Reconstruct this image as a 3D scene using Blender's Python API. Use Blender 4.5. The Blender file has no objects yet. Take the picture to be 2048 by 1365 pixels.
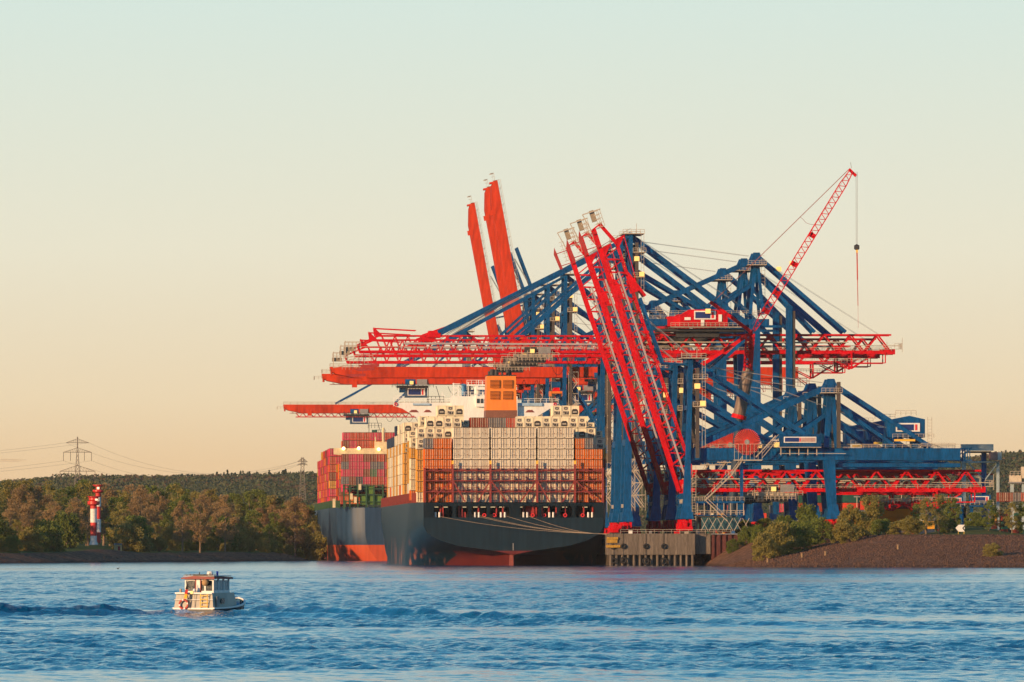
import bpy, math, random
import numpy as np
from mathutils import Vector, Matrix
random.seed(7)
R = math.radians
S = bpy.context.scene
COL = S.collection

# ------------------------------------------------------------------ camera, sky, sun, exposure
F, CX, HOR, H = 17160.0, 1024.0, 1092.0, 5.5      # focal length in photo pixels, optical centre, horizon, eye height
cam = bpy.data.cameras.new('camera'); camo = bpy.data.objects.new('camera', cam); COL.objects.link(camo)
camo.location = (0, 0, H); camo.rotation_euler = (R(90), 0, 0)
cam.sensor_width = 36; cam.lens = 36 * F / 2048; cam.shift_y = (HOR - 682.5) / 2048
cam.clip_start = 1; cam.clip_end = 60000
S.camera = camo
SUN_EL, SUN_AZ = 12.0, 45.0      # azimuth measured from straight behind the camera towards the left
w = bpy.data.worlds.new('World'); S.world = w; w.use_nodes = True
nt = w.node_tree; nt.nodes.clear()
wo = nt.nodes.new('ShaderNodeOutputWorld'); bg = nt.nodes.new('ShaderNodeBackground')
sky = nt.nodes.new('ShaderNodeTexSky'); sky.sky_type = 'NISHITA'; sky.sun_disc = False
sky.sun_elevation = R(SUN_EL)
sd = Vector((-math.sin(R(SUN_AZ)) * math.cos(R(SUN_EL)), -math.cos(R(SUN_AZ)) * math.cos(R(SUN_EL)), math.sin(R(SUN_EL))))
sky.sun_rotation = math.atan2(sd.x, sd.y)
sky.air_density = 1.2; sky.dust_density = 0.6; sky.ozone_density = 3.0
# the low haze of the evening sky laid over the sky texture near the horizon
geo = nt.nodes.new('ShaderNodeTexCoord'); sep = nt.nodes.new('ShaderNodeSeparateXYZ')
nt.links.new(geo.outputs['Generated'], sep.inputs[0])
ramp = nt.nodes.new('ShaderNodeValToRGB')
mr = nt.nodes.new('ShaderNodeMapRange'); mr.inputs['From Min'].default_value = 0.0; mr.inputs['From Max'].default_value = 0.25
nt.links.new(sep.outputs['Z'], mr.inputs['Value']); nt.links.new(mr.outputs[0], ramp.inputs[0])
SKYSTOPS = [(0.0, (0.70, 0.46, 0.27)), (0.038, (0.70, 0.50, 0.29)), (0.068, (0.72, 0.58, 0.38)), (0.138, (0.70, 0.665, 0.52)),
            (0.254, (0.575, 0.68, 0.62)), (0.33, (0.36, 0.60, 0.64)), (0.46, (0.16, 0.47, 0.62)), (1.0, (0.02, 0.25, 0.50))]
cr = ramp.color_ramp
while len(cr.elements) < len(SKYSTOPS): cr.elements.new(0.5)
for e, (p, c) in zip(cr.elements, SKYSTOPS): e.position = p; e.color = (*c, 1)
sc = nt.nodes.new('ShaderNodeVectorMath'); sc.operation = 'SCALE'; sc.inputs['Scale'].default_value = 0.12
nt.links.new(sky.outputs[0], sc.inputs[0])
mx = nt.nodes.new('ShaderNodeMix'); mx.data_type = 'RGBA'
mf = nt.nodes.new('ShaderNodeMapRange'); mf.inputs['From Min'].default_value = 0.10; mf.inputs['From Max'].default_value = 0.9
mf.inputs['To Min'].default_value = 0.0; mf.inputs['To Max'].default_value = 0.85; mf.interpolation_type = 'SMOOTHSTEP'
nt.links.new(sep.outputs['Z'], mf.inputs['Value']); nt.links.new(mf.outputs[0], mx.inputs['Factor'])
nt.links.new(ramp.outputs[0], mx.inputs['A']); nt.links.new(sc.outputs[0], mx.inputs['B'])
nt.links.new(mx.outputs['Result'], bg.inputs['Color']); bg.inputs['Strength'].default_value = 1.0
nt.links.new(bg.outputs[0], wo.inputs[0])
sl = bpy.data.lights.new('sun', 'SUN'); slo = bpy.data.objects.new('sun', sl); COL.objects.link(slo)
sl.energy = 5.0; sl.angle = R(0.6); sl.color = (1.0, 0.62, 0.31)
slo.rotation_euler = sd.to_track_quat('Z', 'Y').to_euler(); slo.location = (-300, -300, 300)
S.view_settings.view_transform = 'Standard'; S.view_settings.look = 'None'; S.view_settings.exposure = 0.25; S.view_settings.gamma = 1

# ------------------------------------------------------------------ helpers
def P(px, py, D): return Vector(((px - CX) * D / F, D, H + (HOR - py) * D / F))
XV = 250.0
TH = math.atan((CX - XV) / F)                    # the quay and both ships point this far left of the view
def quay_frame(px, D): return Vector(((px - CX) * D / F, D, 0))

MATS = {}
def mat(name, col, rough=0.6, metal=0.0, var=0.25, scale=0.6, streak=False, emit=None, spec=0.4, col2=None, rnd=0.0, bump=0.0, stretch=(1, 1, 0.25)):
    if name in MATS: return MATS[name]
    m = bpy.data.materials.new(name); m.use_nodes = True; t = m.node_tree; b = t.nodes['Principled BSDF']
    b.inputs['Roughness'].default_value = rough; b.inputs['Metallic'].default_value = metal
    b.inputs['Specular IOR Level'].default_value = spec
    tc = t.nodes.new('ShaderNodeTexCoord'); mp = t.nodes.new('ShaderNodeMapping')
    mp.inputs['Scale'].default_value = stretch if streak else (1, 1, 1)
    t.links.new(tc.outputs['Object'], mp.inputs[0])
    n = t.nodes.new('ShaderNodeTexNoise'); n.inputs['Scale'].default_value = scale; n.inputs['Detail'].default_value = 6; n.inputs['Roughness'].default_value = 0.65
    t.links.new(mp.outputs[0], n.inputs['Vector'])
    r = t.nodes.new('ShaderNodeValToRGB'); r.color_ramp.elements[0].position = 0.3; r.color_ramp.elements[1].position = 0.7
    c2 = col2 or tuple(max(0, c * (1 - var)) for c in col)
    r.color_ramp.elements[0].color = (*c2, 1); r.color_ramp.elements[1].color = (*tuple(min(1, c * (1 + (0 if col2 else var * 0.4))) for c in col), 1)
    t.links.new(n.outputs['Fac'], r.inputs[0]); out = r.outputs[0]
    if not emit:      # fine grime over the broad stains
        n2_ = t.nodes.new('ShaderNodeTexNoise'); n2_.inputs['Scale'].default_value = scale * 7; n2_.inputs['Detail'].default_value = 5; t.links.new(mp.outputs[0], n2_.inputs['Vector'])
        g_ = t.nodes.new('ShaderNodeMapRange'); g_.inputs['From Min'].default_value = .35; g_.inputs['From Max'].default_value = .6; g_.inputs['To Min'].default_value = 1 - var * .75; t.links.new(n2_.outputs['Fac'], g_.inputs['Value'])
        vm = t.nodes.new('ShaderNodeVectorMath'); vm.operation = 'SCALE'; t.links.new(out, vm.inputs[0]); t.links.new(g_.outputs[0], vm.inputs['Scale']); out = vm.outputs[0]
    if rnd:
        oi = t.nodes.new('ShaderNodeObjectInfo'); hs = t.nodes.new('ShaderNodeHueSaturation')
        a = t.nodes.new('ShaderNodeMapRange'); a.inputs['To Min'].default_value = 1 - rnd; a.inputs['To Max'].default_value = 1 + rnd * 0.6
        t.links.new(oi.outputs['Random'], a.inputs['Value']); t.links.new(a.outputs[0], hs.inputs['Value']); t.links.new(out, hs.inputs['Color']); out = hs.outputs[0]
    t.links.new(out, b.inputs['Base Color'])
    if bump:
        bp = t.nodes.new('ShaderNodeBump'); bp.inputs['Distance'].default_value = bump; t.links.new(n.outputs['Fac'], bp.inputs['Height']); t.links.new(bp.outputs[0], b.inputs['Normal'])
    if emit:
        b.inputs['Emission Color'].default_value = (*col, 1); b.inputs['Emission Strength'].default_value = emit
    MATS[name] = m; return m

def leafmat(name, ca, cb):
    m = bpy.data.materials.new(name); m.use_nodes = True; t = m.node_tree; b = t.nodes['Principled BSDF']
    b.inputs['Roughness'].default_value = 0.8; b.inputs['Specular IOR Level'].default_value = 0.15
    g = t.nodes.new('ShaderNodeNewGeometry'); r = t.nodes.new('ShaderNodeValToRGB')
    r.color_ramp.elements[0].color = (*ca, 1); r.color_ramp.elements[1].color = (*cb, 1)
    oi = t.nodes.new('ShaderNodeObjectInfo')
    mm = t.nodes.new('ShaderNodeMath'); mm.operation = 'MULTIPLY_ADD'; mm.inputs[1].default_value = 0.6
    m2 = t.nodes.new('ShaderNodeMath'); m2.operation = 'MULTIPLY'; m2.inputs[1].default_value = 0.4
    t.links.new(oi.outputs['Random'], m2.inputs[0]); t.links.new(m2.outputs[0], mm.inputs[2])
    t.links.new(g.outputs['Random Per Island'], mm.inputs[0]); t.links.new(mm.outputs[0], r.inputs[0]); t.links.new(r.outputs[0], b.inputs['Base Color'])
    b.inputs['Subsurface Weight'].default_value = 0.0
    tr = t.nodes.new('ShaderNodeBsdfTranslucent'); t.links.new(r.outputs[0], tr.inputs[0]); ms = t.nodes.new('ShaderNodeMixShader'); ms.inputs[0].default_value = 0.38
    o = t.nodes['Material Output']; t.links.new(b.outputs[0], ms.inputs[1]); t.links.new(tr.outputs[0], ms.inputs[2]); t.links.new(ms.outputs[0], o.inputs[0])
    MATS[name] = m; return m

def tag(o, label=None, cat=None, group=None, kind=None):
    if label: o['label'] = label
    if cat: o['category'] = cat
    if group: o['group'] = group
    if kind: o['kind'] = kind
    return o
def thing(name, label, cat, loc=(0, 0, 0), rz=0.0, group=None):
    o = bpy.data.objects.new(name, None); COL.objects.link(o); o.location = loc; o.rotation_euler = (0, 0, rz)
    o.empty_display_size = 1
    return tag(o, label, cat, group)
def kids(o): return [c for c in bpy.data.objects if c.parent == o]
def copy_tree(o, parent=None):
    c = o.copy(); COL.objects.link(c); c.parent = parent
    for ch in CH.get(o.name, []):
        d = copy_tree(ch, c)
    CH[c.name] = [x for x in bpy.data.objects if False]
    return c
CH = {}
class MB:
    def __init__(s, T=None): s.v = []; s.f = []; s.m = []; s.T = T
    def add(s, vs, fs, mi=0):
        b = len(s.v)
        if s.T: vs = [s.T(Vector(p)) for p in vs]
        s.v += [tuple(p) for p in vs]; s.f += [tuple(b + i for i in f) for f in fs]; s.m += [mi] * len(fs); return s
    def box(s, x0, x1, y0, y1, z0, z1, mi=0):
        return s.add([(x0, y0, z0), (x1, y0, z0), (x1, y1, z0), (x0, y1, z0), (x0, y0, z1), (x1, y0, z1), (x1, y1, z1), (x0, y1, z1)],
                     [(0, 3, 2, 1), (4, 5, 6, 7), (0, 1, 5, 4), (1, 2, 6, 5), (2, 3, 7, 6), (3, 0, 4, 7)], mi)
    def bar(s, a, b, w=0.3, h=None, w1=None, mi=0):
        a = Vector(a); b = Vector(b); h = h or w; k = (w1 or w) / w
        d = (b - a)
        if d.length < 1e-6: return s
        d.normalize()
        side = Vector((0, 1, 0)) if abs(d.y) < 0.9 else Vector((1, 0, 0))
        n = d.cross(side).normalized(); side = n.cross(d).normalized()
        vs = []
        for p, q in ((a, 1), (b, k)):
            for i, j in ((-1, -1), (1, -1), (1, 1), (-1, 1)): vs.append(p + side * (i * w / 2 * q) + n * (j * h / 2 * q))
        return s.add(vs, [(0, 1, 2, 3), (7, 6, 5, 4), (0, 4, 5, 1), (1, 5, 6, 2), (2, 6, 7, 3), (3, 7, 4, 0)], mi)
    def tube(s, a, b, r, r1=None, n=8, mi=0, caps=True):
        a = Vector(a); b = Vector(b); r1 = r if r1 is None else r1; d = (b - a).normalized()
        side = Vector((0, 1, 0)) if abs(d.y) < 0.9 else Vector((1, 0, 0))
        e = d.cross(side).normalized(); g = e.cross(d)
        vs = [a + (e * math.cos(t) + g * math.sin(t)) * r for t in [2 * math.pi * i / n for i in range(n)]] + \
             [b + (e * math.cos(t) + g * math.sin(t)) * r1 for t in [2 * math.pi * i / n for i in range(n)]]
        fs = [(i, (i + 1) % n, n + (i + 1) % n, n + i) for i in range(n)]
        if caps: fs += [tuple(range(n))[::-1], tuple(range(n, 2 * n))]
        return s.add(vs, fs, mi)
    def poly(s, pts, mi=0): return s.add(pts, [tuple(range(len(pts)))], mi)
    def prism(s, pts, off, mi=0):      # polygon extruded by off
        n = len(pts); off = Vector(off); q = [Vector(p) for p in pts]
        return s.add(q + [p + off for p in q], [tuple(range(n))[::-1], tuple(range(n, 2 * n))] + [(i, (i + 1) % n, n + (i + 1) % n, n + i) for i in range(n)], mi)
    def lathe(s, prof, c=(0, 0), n=16, mi=0):
        vs = []; k = len(prof)
        for i in range(n):
            t = 2 * math.pi * i / n
            vs += [(c[0] + r * math.cos(t), c[1] + r * math.sin(t), z) for r, z in prof]
        fs = [(i * k + j, ((i + 1) % n) * k + j, ((i + 1) % n) * k + j + 1, i * k + j + 1) for i in range(n) for j in range(k - 1)]
        return s.add(vs, fs, mi)
    def rail(s, a, b, hh=1.1, step=2.5, w=0.1, mi=0):
        a = Vector(a); b = Vector(b); L = (b - a).length; n = max(1, int(L / step)); up = Vector((0, 0, hh))
        s.bar(a + up, b + up, w, mi=mi); s.bar(a + up * 0.5, b + up * 0.5, w * 0.7, mi=mi)
        for i in range(n + 1):
            p = a.lerp(b, i / n); s.bar(p, p + up, w, mi=mi)
        return s
    def mesh(s, name, mats):
        me = bpy.data.meshes.new(name); me.from_pydata(s.v, [], s.f)
        for m in (mats if isinstance(mats, (list, tuple)) else [mats]): me.materials.append(m)
        if any(s.m): me.polygons.foreach_set('material_index', s.m)
        me.update(); return me
    def build(s, name, mats, parent=None, smooth=False, label=None):
        me = s.mesh(name, mats); o = bpy.data.objects.new(name, me); COL.objects.link(o)
        if smooth: me.polygons.foreach_set('use_smooth', [True] * len(me.polygons))
        if parent is not None: o.parent = parent; CH.setdefault(parent.name, []).append(o)
        if label: o['label'] = label
        return o
ORD = ['first', 'second', 'third', 'fourth', 'fifth', 'sixth', 'seventh', 'eighth', 'ninth', 'tenth', 'eleventh', 'twelfth', 'thirteenth', 'fourteenth', 'fifteenth',
       'sixteenth', 'seventeenth', 'eighteenth', 'nineteenth', 'twentieth'] + ['twenty-' + x for x in
       ['first', 'second', 'third', 'fourth', 'fifth', 'sixth', 'seventh', 'eighth', 'ninth']] + ['thirtieth'] + ['thirty-' + x for x in
       ['first', 'second', 'third', 'fourth', 'fifth', 'sixth', 'seventh', 'eighth', 'ninth']] + ['fortieth'] + ['forty-' + x for x in
       ['first', 'second', 'third', 'fourth', 'fifth', 'sixth', 'seventh', 'eighth', 'ninth']]

BLUE = mat('crane_blue_paint', (0.0, 0.088, 0.27), 0.55, var=0.45, scale=0.35, streak=True, spec=0.12)
BLUEL = mat('pale_blue_paint', (0.06, 0.26, 0.5), 0.5, var=0.3, scale=0.4, streak=True)
RED = mat('crane_red_paint', (0.66, 0.002, 0.010), 0.55, var=0.3, scale=0.4, spec=0.12)
ORG = mat('girder_orange_red_paint', (0.62, 0.045, 0.008), 0.55, var=0.35, scale=0.12, streak=True, spec=0.15)
DRED = mat('dark_red_paint', (0.42, 0.035, 0.03), 0.6, var=0.35)
TAN = mat('galvanised_steel', (0.50, 0.42, 0.33), 0.55, var=0.25)
GREY = mat('grey_steel', (0.28, 0.27, 0.27), 0.6, var=0.3)
DARK = mat('dark_grease_steel', (0.045, 0.045, 0.05), 0.6, var=0.4)
CHAIN = mat('energy_chain_brown', (0.09, 0.07, 0.06), 0.6, var=0.4, scale=3)
WHITE = mat('white_paint', (0.80, 0.78, 0.74), 0.5, var=0.12, scale=0.4, streak=True)
YEL = mat('yellow_paint', (0.85, 0.50, 0.06), 0.6, var=0.15)
PINK = mat('pale_pipe', (0.44, 0.36, 0.36), 0.45, var=0.2)
NAVY = mat('sign_navy', (0.01, 0.03, 0.16), 0.5, var=0.1)
SRED = mat('sign_red', (0.7, 0.03, 0.04), 0.5, var=0.1)
SIGNM = [WHITE, NAVY, SRED]
LAMPY = mat('yellow_lamp', (1.0, 0.66, 0.22), 0.5, emit=0.35, var=0.1)
LAMPW = mat('lit_lamp', (1.0, 0.62, 0.25), 0.5, emit=6.0, var=0.0)
GLASS = mat('dark_window_glass', (0.02, 0.035, 0.05), 0.12, var=0.3, spec=0.6)

# ------------------------------------------------------------------ numpy value noise for terrain and water
def vnoise(x, y, seed=0):
    xi = np.floor(x).astype(np.int64); yi = np.floor(y).astype(np.int64); fx = x - xi; fy = y - yi
    def hsh(a, b):
        n = (a * 374761393 + b * 668265263 + seed * 974711) & 0x7fffffff
        n = ((n ^ (n >> 13)) * 1274126177) & 0x7fffffff
        return ((n ^ (n >> 16)) & 0xffff) / 65535.0
    u = fx * fx * (3 - 2 * fx); v = fy * fy * (3 - 2 * fy)
    return (hsh(xi, yi) * (1 - u) + hsh(xi + 1, yi) * u) * (1 - v) + (hsh(xi, yi + 1) * (1 - u) + hsh(xi + 1, yi + 1) * u) * v
def fbm(x, y, o=4, seed=0):
    r = 0; a = 0.5; t = 0
    for i in range(o): r = r + a * vnoise(x * 2 ** i, y * 2 ** i, seed + i); t += a; a *= 0.5
    return r / t
def grid_mesh(name, X, Y, Z, material, attrs=None, smooth=True):
    nr, nc = X.shape; me = bpy.data.meshes.new(name)
    co = np.stack([X, Y, Z], -1).reshape(-1, 3).astype(np.float32)
    me.vertices.add(len(co)); me.vertices.foreach_set('co', co.ravel())
    i = np.arange(nr * nc).reshape(nr, nc); q = np.stack([i[:-1, :-1], i[:-1, 1:], i[1:, 1:], i[1:, :-1]], -1).reshape(-1, 4)
    me.loops.add(q.size); me.loops.foreach_set('vertex_index', q.ravel().astype(np.int32))
    me.polygons.add(len(q)); me.polygons.foreach_set('loop_start', (np.arange(len(q)) * 4).astype(np.int32)); me.polygons.foreach_set('loop_total', np.full(len(q), 4, np.int32))
    me.polygons.foreach_set('use_smooth', np.full(len(q), smooth))
    me.update(calc_edges=True)
    for k, a in (attrs or {}).items():
        at = me.attributes.new(k, 'FLOAT', 'POINT'); at.data.foreach_set('value', a.astype(np.float32).ravel())
    me.materials.append(material); o = bpy.data.objects.new(name, me); COL.objects.link(o); return o

# ------------------------------------------------------------------ water
BOAT_D = 680.0; BOAT_X = (398 - CX) * BOAT_D / F
def water_rows():
    d = [-400.0, 2.0]; x = 2.0
    while x < 9000:
        if x < 250: x += max(3, x * 0.06)
        elif x < 1150: x += 0.00105 * x
        elif x < 2350: x += 1.5
        elif x < 3300: x += 12
        else: x += 0.03 * x
        d.append(x)
    return np.array(d)
def water_cols():
    f = np.linspace(-0.072, 0.072, 460); e = np.array([0.09, 0.12, 0.18, 0.3, 0.6, 1.2, 3.0])
    return np.concatenate([-e[::-1], f, e])
rows, cols = water_rows(), water_cols()
Yw = np.repeat(rows[:, None], len(cols), 1); Xw = np.maximum(np.abs(Yw), 60) * cols[None, :]
rng = np.random.RandomState(4)
Zw = np.zeros_like(Xw)
pat = fbm(Xw / 90 + 7, Yw / 110, 3, 3) * 0.42 + fbm(Xw / 42, Yw / 30, 3, 9) * 0.33 + fbm(Xw / 17, Yw / 11, 3, 29) * 0.25        # wind-ruffled and calm patches
fw_ = np.clip((Yw - 900) / 700, 0, 1); pat = pat * (1 - fw_) + fbm(Xw / 130 + 3, Yw / 190, 4, 41) * fw_
calm = np.clip((pat - 0.38) / 0.2, 0.12, 1) * np.clip((1950 - Yw) / 150, 0.25, 1)
near = np.clip((Yw - 250) / 40, 0, 1) * np.clip((2300 - Yw) / 900, 0, 1)
dres = np.gradient(rows)[:, None]
for k in range(64):
    L = 0.38 * (6 / 0.38) ** (rng.rand() ** 1.25); ang = rng.normal(0.5, 0.75); ph = rng.rand() * 6.28
    kx = math.cos(ang) * 2 * math.pi / L; ky = math.sin(ang) * 2 * math.pi / L
    a = 0.044 * L / (2 * math.pi) * (1.0 if L < 1.8 else 0.55)
    fade = np.clip((L / np.maximum(dres * abs(math.sin(ang)) + 0.02, 0.02) - 2.0) / 2.5, 0, 1)
    Zw += a * fade * np.sin(kx * Xw + ky * Yw + ph)
Zw *= near * (0.2 + 1.15 * calm)
for k in range(14):      # low swell that carries on to the far bank
    L = 5 * 2.3 ** rng.rand(); ang = rng.normal(1.0, 0.5); ph = rng.rand() * 6.28
    Zw += 0.012 * L / (2 * math.pi) * np.sin((math.cos(ang) * Xw + math.sin(ang) * Yw) * 2 * math.pi / L + ph) * np.clip((Yw - 250) / 40, 0, 1) * np.clip((2345 - Yw) / 60, 0, 1) * (0.35 + 0.75 * calm)
# the launch's wake: two ridges that spread from it, and the churned water behind it
hx, hy = math.sin(R(20)), math.cos(R(20))
dx, dy = Xw - BOAT_X, Yw - BOAT_D
al = -(dx * hx + dy * hy); ac = dx * hy - dy * hx
foam = np.zeros_like(Xw)
for sgn in (-1, 1):
    dl = ac * sgn - (1.4 + 0.9 * np.maximum(al + 3, 0))
    amp = 0.95 * np.exp(-np.maximum(al, 0) / 70) * np.clip((al + 1.5) / 5, 0, 1)
    Zw += amp * np.exp(-(dl / 1.9) ** 2) * (0.7 + 0.6 * vnoise(Xw / 2.1, Yw / 2.1, 5)) + amp * 0.5 * np.exp(-((dl + 4) / 1.3) ** 2) - amp * 0.4 * np.exp(-((dl + 2) / 1.0) ** 2)
    foam = np.maximum(foam, np.where(al < 14, 1.0, 0) * np.exp(-(dl / 0.5) ** 2) * np.where(al > 0, 1, 0) * 0.12)
stern = np.exp(-((al - 1.8) / 2.6) ** 2 - (ac / 2.3) ** 2)
Zw += stern * 0.3 * (fbm(Xw / 0.5, Yw / 0.5, 3, 8))
foam = np.maximum(foam, np.exp(-((al - 1.5) / 3.0) ** 2 - ((ac + .6) / 2.0) ** 2) * 1.0)
foam = np.clip(foam * 1.7, 0, 1) * np.clip((fbm(Xw / 0.4, Yw / 1.3, 3, 12) - 0.40) * 6, 0, 1)
wm = bpy.data.materials.new('river_water'); wm.use_nodes = True; t = wm.node_tree; b = t.nodes['Principled BSDF']
b.inputs['IOR'].default_value = 1.33; b.inputs['Roughness'].default_value = 0.12; b.inputs['Specular IOR Level'].default_value = 0.5
tc = t.nodes.new('ShaderNodeTexCoord')
def wn(scale, sx, sy, det=3):
    mp = t.nodes.new('ShaderNodeMapping'); mp.inputs['Scale'].default_value = (sx, sy, 1); t.links.new(tc.outputs['Object'], mp.inputs[0])
    n = t.nodes.new('ShaderNodeTexNoise'); n.inputs['Scale'].default_value = scale; n.inputs['Detail'].default_value = det; t.links.new(mp.outputs[0], n.inputs['Vector']); return n
n1 = wn(1.0, 2.0, 0.7, 5); n2 = wn(1.0, 0.28, 0.07, 4)
at = t.nodes.new('ShaderNodeAttribute'); at.attribute_name = 'calm'
b1 = t.nodes.new('ShaderNodeBump'); b1.inputs['Distance'].default_value = 0.3; t.links.new(n1.outputs['Fac'], b1.inputs['Height'])
b2 = t.nodes.new('ShaderNodeBump'); b2.inputs['Distance'].default_value = 1.0; t.links.new(n2.outputs['Fac'], b2.inputs['Height']); t.links.new(b1.outputs[0], b2.inputs['Normal'])
ms = t.nodes.new('ShaderNodeMapRange'); ms.inputs['To Min'].default_value = 0.03; ms.inputs['To Max'].default_value = 1.0
t.links.new(at.outputs['Fac'], ms.inputs['Value']); t.links.new(ms.outputs[0], b1.inputs['Strength']); t.links.new(ms.outputs[0], b2.inputs['Strength'])
t.links.new(b2.outputs[0], b.inputs['Normal'])
af = t.nodes.new('ShaderNodeAttribute'); af.attribute_name = 'foam'
mc = t.nodes.new('ShaderNodeMix'); mc.data_type = 'RGBA'; mc.inputs['A'].default_value = (0.0, 0.072, 0.18, 1); mc.inputs['B'].default_value = (0.7, 0.75, 0.78, 1)
t.links.new(af.outputs['Fac'], mc.inputs['Factor']); t.links.new(mc.outputs['Result'], b.inputs['Base Color'])
rr = t.nodes.new('ShaderNodeMapRange'); rr.inputs['To Min'].default_value = 0.12; rr.inputs['To Max'].default_value = 0.8; t.links.new(af.outputs['Fac'], rr.inputs['Value']); t.links.new(rr.outputs[0], b.inputs['Roughness'])
tag(grid_mesh('water', Xw, Yw, Zw, wm, {'calm': calm, 'foam': foam}), kind='structure')

# ------------------------------------------------------------------ land
QX0, QY0 = 29.8, 2380.0
def qx(y): return QX0 - math.tan(TH) * (y - QY0)
QZ = 8.9
def segdist(X, Y, pts):
    d = np.full(X.shape, 1e9)
    for (x0, y0), (x1, y1) in zip(pts[:-1], pts[1:]):
        vx, vy = x1 - x0, y1 - y0; tt = np.clip(((X - x0) * vx + (Y - y0) * vy) / (vx * vx + vy * vy), 0, 1)
        d = np.minimum(d, np.hypot(X - x0 - tt * vx, Y - y0 - tt * vy))
    return d
def inside(X, Y, poly):
    r = np.zeros(X.shape, bool); n = len(poly)
    for i in range(n):
        x0, y0 = poly[i]; x1, y1 = poly[(i + 1) % n]
        c = ((y0 > Y) != (y1 > Y)) & (X < (x1 - x0) * (Y - y0) / ((y1 - y0) if y1 != y0 else 1e-9) + x0); r ^= c
    return r
shoreR = [(53, 2392), (55, 2320), (58, 2200), (66, 2160), (110, 2150), (160, 2146), (260, 2150), (600, 2150)]
crestR = [(62, 2400), (82, 2330), (103, 2262), (150, 2252), (260, 2255), (600, 2255)]
shoreL = [(-900, 2300), (-420, 2420), (-200, 2640), (-161, 2700), (-118, 2900), (-72, 3140), (-92, 3400), (-125, 3900), (-140, 4250), (0, 4400)]
def height(X, Y):
    Z = np.full(X.shape, -3.0)
    polyR = shoreR + [(5000, 2150), (5000, 12000), (-500, 12000), (qx(4400), 4400), (53, 2393)]
    inR = inside(X, Y, polyR)
    ds = segdist(X, Y, shoreR); dc = segdist(X, Y, crestR)
    past = inside(X, Y, crestR + [(5000, 2255), (5000, 12000), (-500, 12000), (qx(4400) + 3, 4400), (62, 2401)])
    tt = np.where(past, 1.0, ds / np.maximum(ds + dc, 1e-3))
    zR = -0.3 + 8.8 * tt ** 0.9 + 0.35 * (fbm(X / 9, Y / 14, 4, 2) - 0.5) * (tt < 1)
    Z = np.where(inR, zR, np.where((ds < 12), -0.3 - ds * 0.2, Z))
    polyL = shoreL + [(-500, 12000), (-9000, 12000), (-9000, 2300)]
    inL = inside(X, Y, polyL); dl = segdist(X, Y, shoreL)
    zL = -0.2 + np.minimum(dl * 0.26, 3.4) + np.clip((dl - 15) * 0.10, 0, 2.2) + 0.5 * (fbm(X / 7, Y / 25, 4, 6) - 0.5)
    zL = zL + 1.2 * np.exp(-((X + 138) / 12) ** 2 - ((Y - 2868) / 45) ** 2)
    Z = np.where(inL, zL, np.where((dl < 12) & ~inR, np.maximum(Z, -0.2 - dl * 0.2), Z))
    Z = Z + 2.4 * np.exp(-((X - 124) / 9) ** 2 - ((Y - 2325) / 30) ** 2) * inR
    back = Y > 4400; Z = np.where(back & ~inL & ~inR, 5.0, Z)
    hill = np.clip((Y - 4500) / 1200, 0, 1); hill = hill * hill * (3 - 2 * hill)
    u = (X / np.maximum(Y, 1)) * F + CX
    prof = np.interp(u, [-400, 0, 150, 330, 430, 560, 700, 1000, 1500, 1900, 2000, 2080, 2600], [28, 29, 34, 34, 35, 36, 36, 34, 34, 42, 46, 47, 44])
    return Z + hill * (prof + 6 * (fbm(X / 120, Y / 300, 3, 4) - 0.5)) * (Y > 4400)
gy = np.concatenate([np.arange(2080, 2460, 3.0), np.arange(2460, 3300, 6.0), np.arange(3300, 4500, 25.0), np.arange(4500, 6400, 60.0), np.array([7000, 8500, 12000.0])])
gu = np.concatenate([np.array([-2.0, -0.8, -0.3, -0.15]), np.linspace(-0.075, 0.075, 330), np.array([0.12, 0.2, 0.4, 1.0, 3.0])])
Yg = np.repeat(gy[:, None], len(gu), 1); Xg = Yg * gu[None, :]
tm = bpy.data.materials.new('ground_soil_and_grass'); tm.use_nodes = True; t = tm.node_tree; b = t.nodes['Principled BSDF']; b.inputs['Roughness'].default_value = 0.95; b.inputs['Specular IOR Level'].default_value = 0.1
at = t.nodes.new('ShaderNodeAttribute'); at.attribute_name = 'grass'; tc = t.nodes.new('ShaderNodeTexCoord')
n = t.nodes.new('ShaderNodeTexNoise'); n.inputs['Scale'].default_value = 0.5; n.inputs['Detail'].default_value = 8; n.inputs['Roughness'].default_value = 0.8; t.links.new(tc.outputs['Object'], n.inputs['Vector'])
r1 = t.nodes.new('ShaderNodeValToRGB'); r1.color_ramp.elements[0].position = 0.36; r1.color_ramp.elements[0].color = (0.035, 0.018, 0.014, 1); r1.color_ramp.elements[1].position = 0.68; r1.color_ramp.elements[1].color = (0.32, 0.17, 0.10, 1); t.links.new(n.outputs['Fac'], r1.inputs[0])
r2 = t.nodes.new('ShaderNodeValToRGB'); r2.color_ramp.elements[0].position = 0.3; r2.color_ramp.elements[0].color = (0.03, 0.045, 0.012, 1); r2.color_ramp.elements[1].position = 0.7; r2.color_ramp.elements[1].color = (0.12, 0.16, 0.03, 1); t.links.new(n.outputs['Fac'], r2.inputs[0])
mx2 = t.nodes.new('ShaderNodeMix'); mx2.data_type = 'RGBA'; t.links.new(at.outputs['Fac'], mx2.inputs['Factor']); t.links.new(r1.outputs[0], mx2.inputs['A']); t.links.new(r2.outputs[0], mx2.inputs['B'])
gp = t.nodes.new('ShaderNodeSeparateXYZ'); t.links.new(tc.outputs['Object'], gp.inputs[0]); wl = t.nodes.new('ShaderNodeMapRange'); wl.inputs['From Min'].default_value = 0.9; wl.inputs['From Max'].default_value = 1.4; wl.inputs['To Min'].default_value = 0.5
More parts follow.
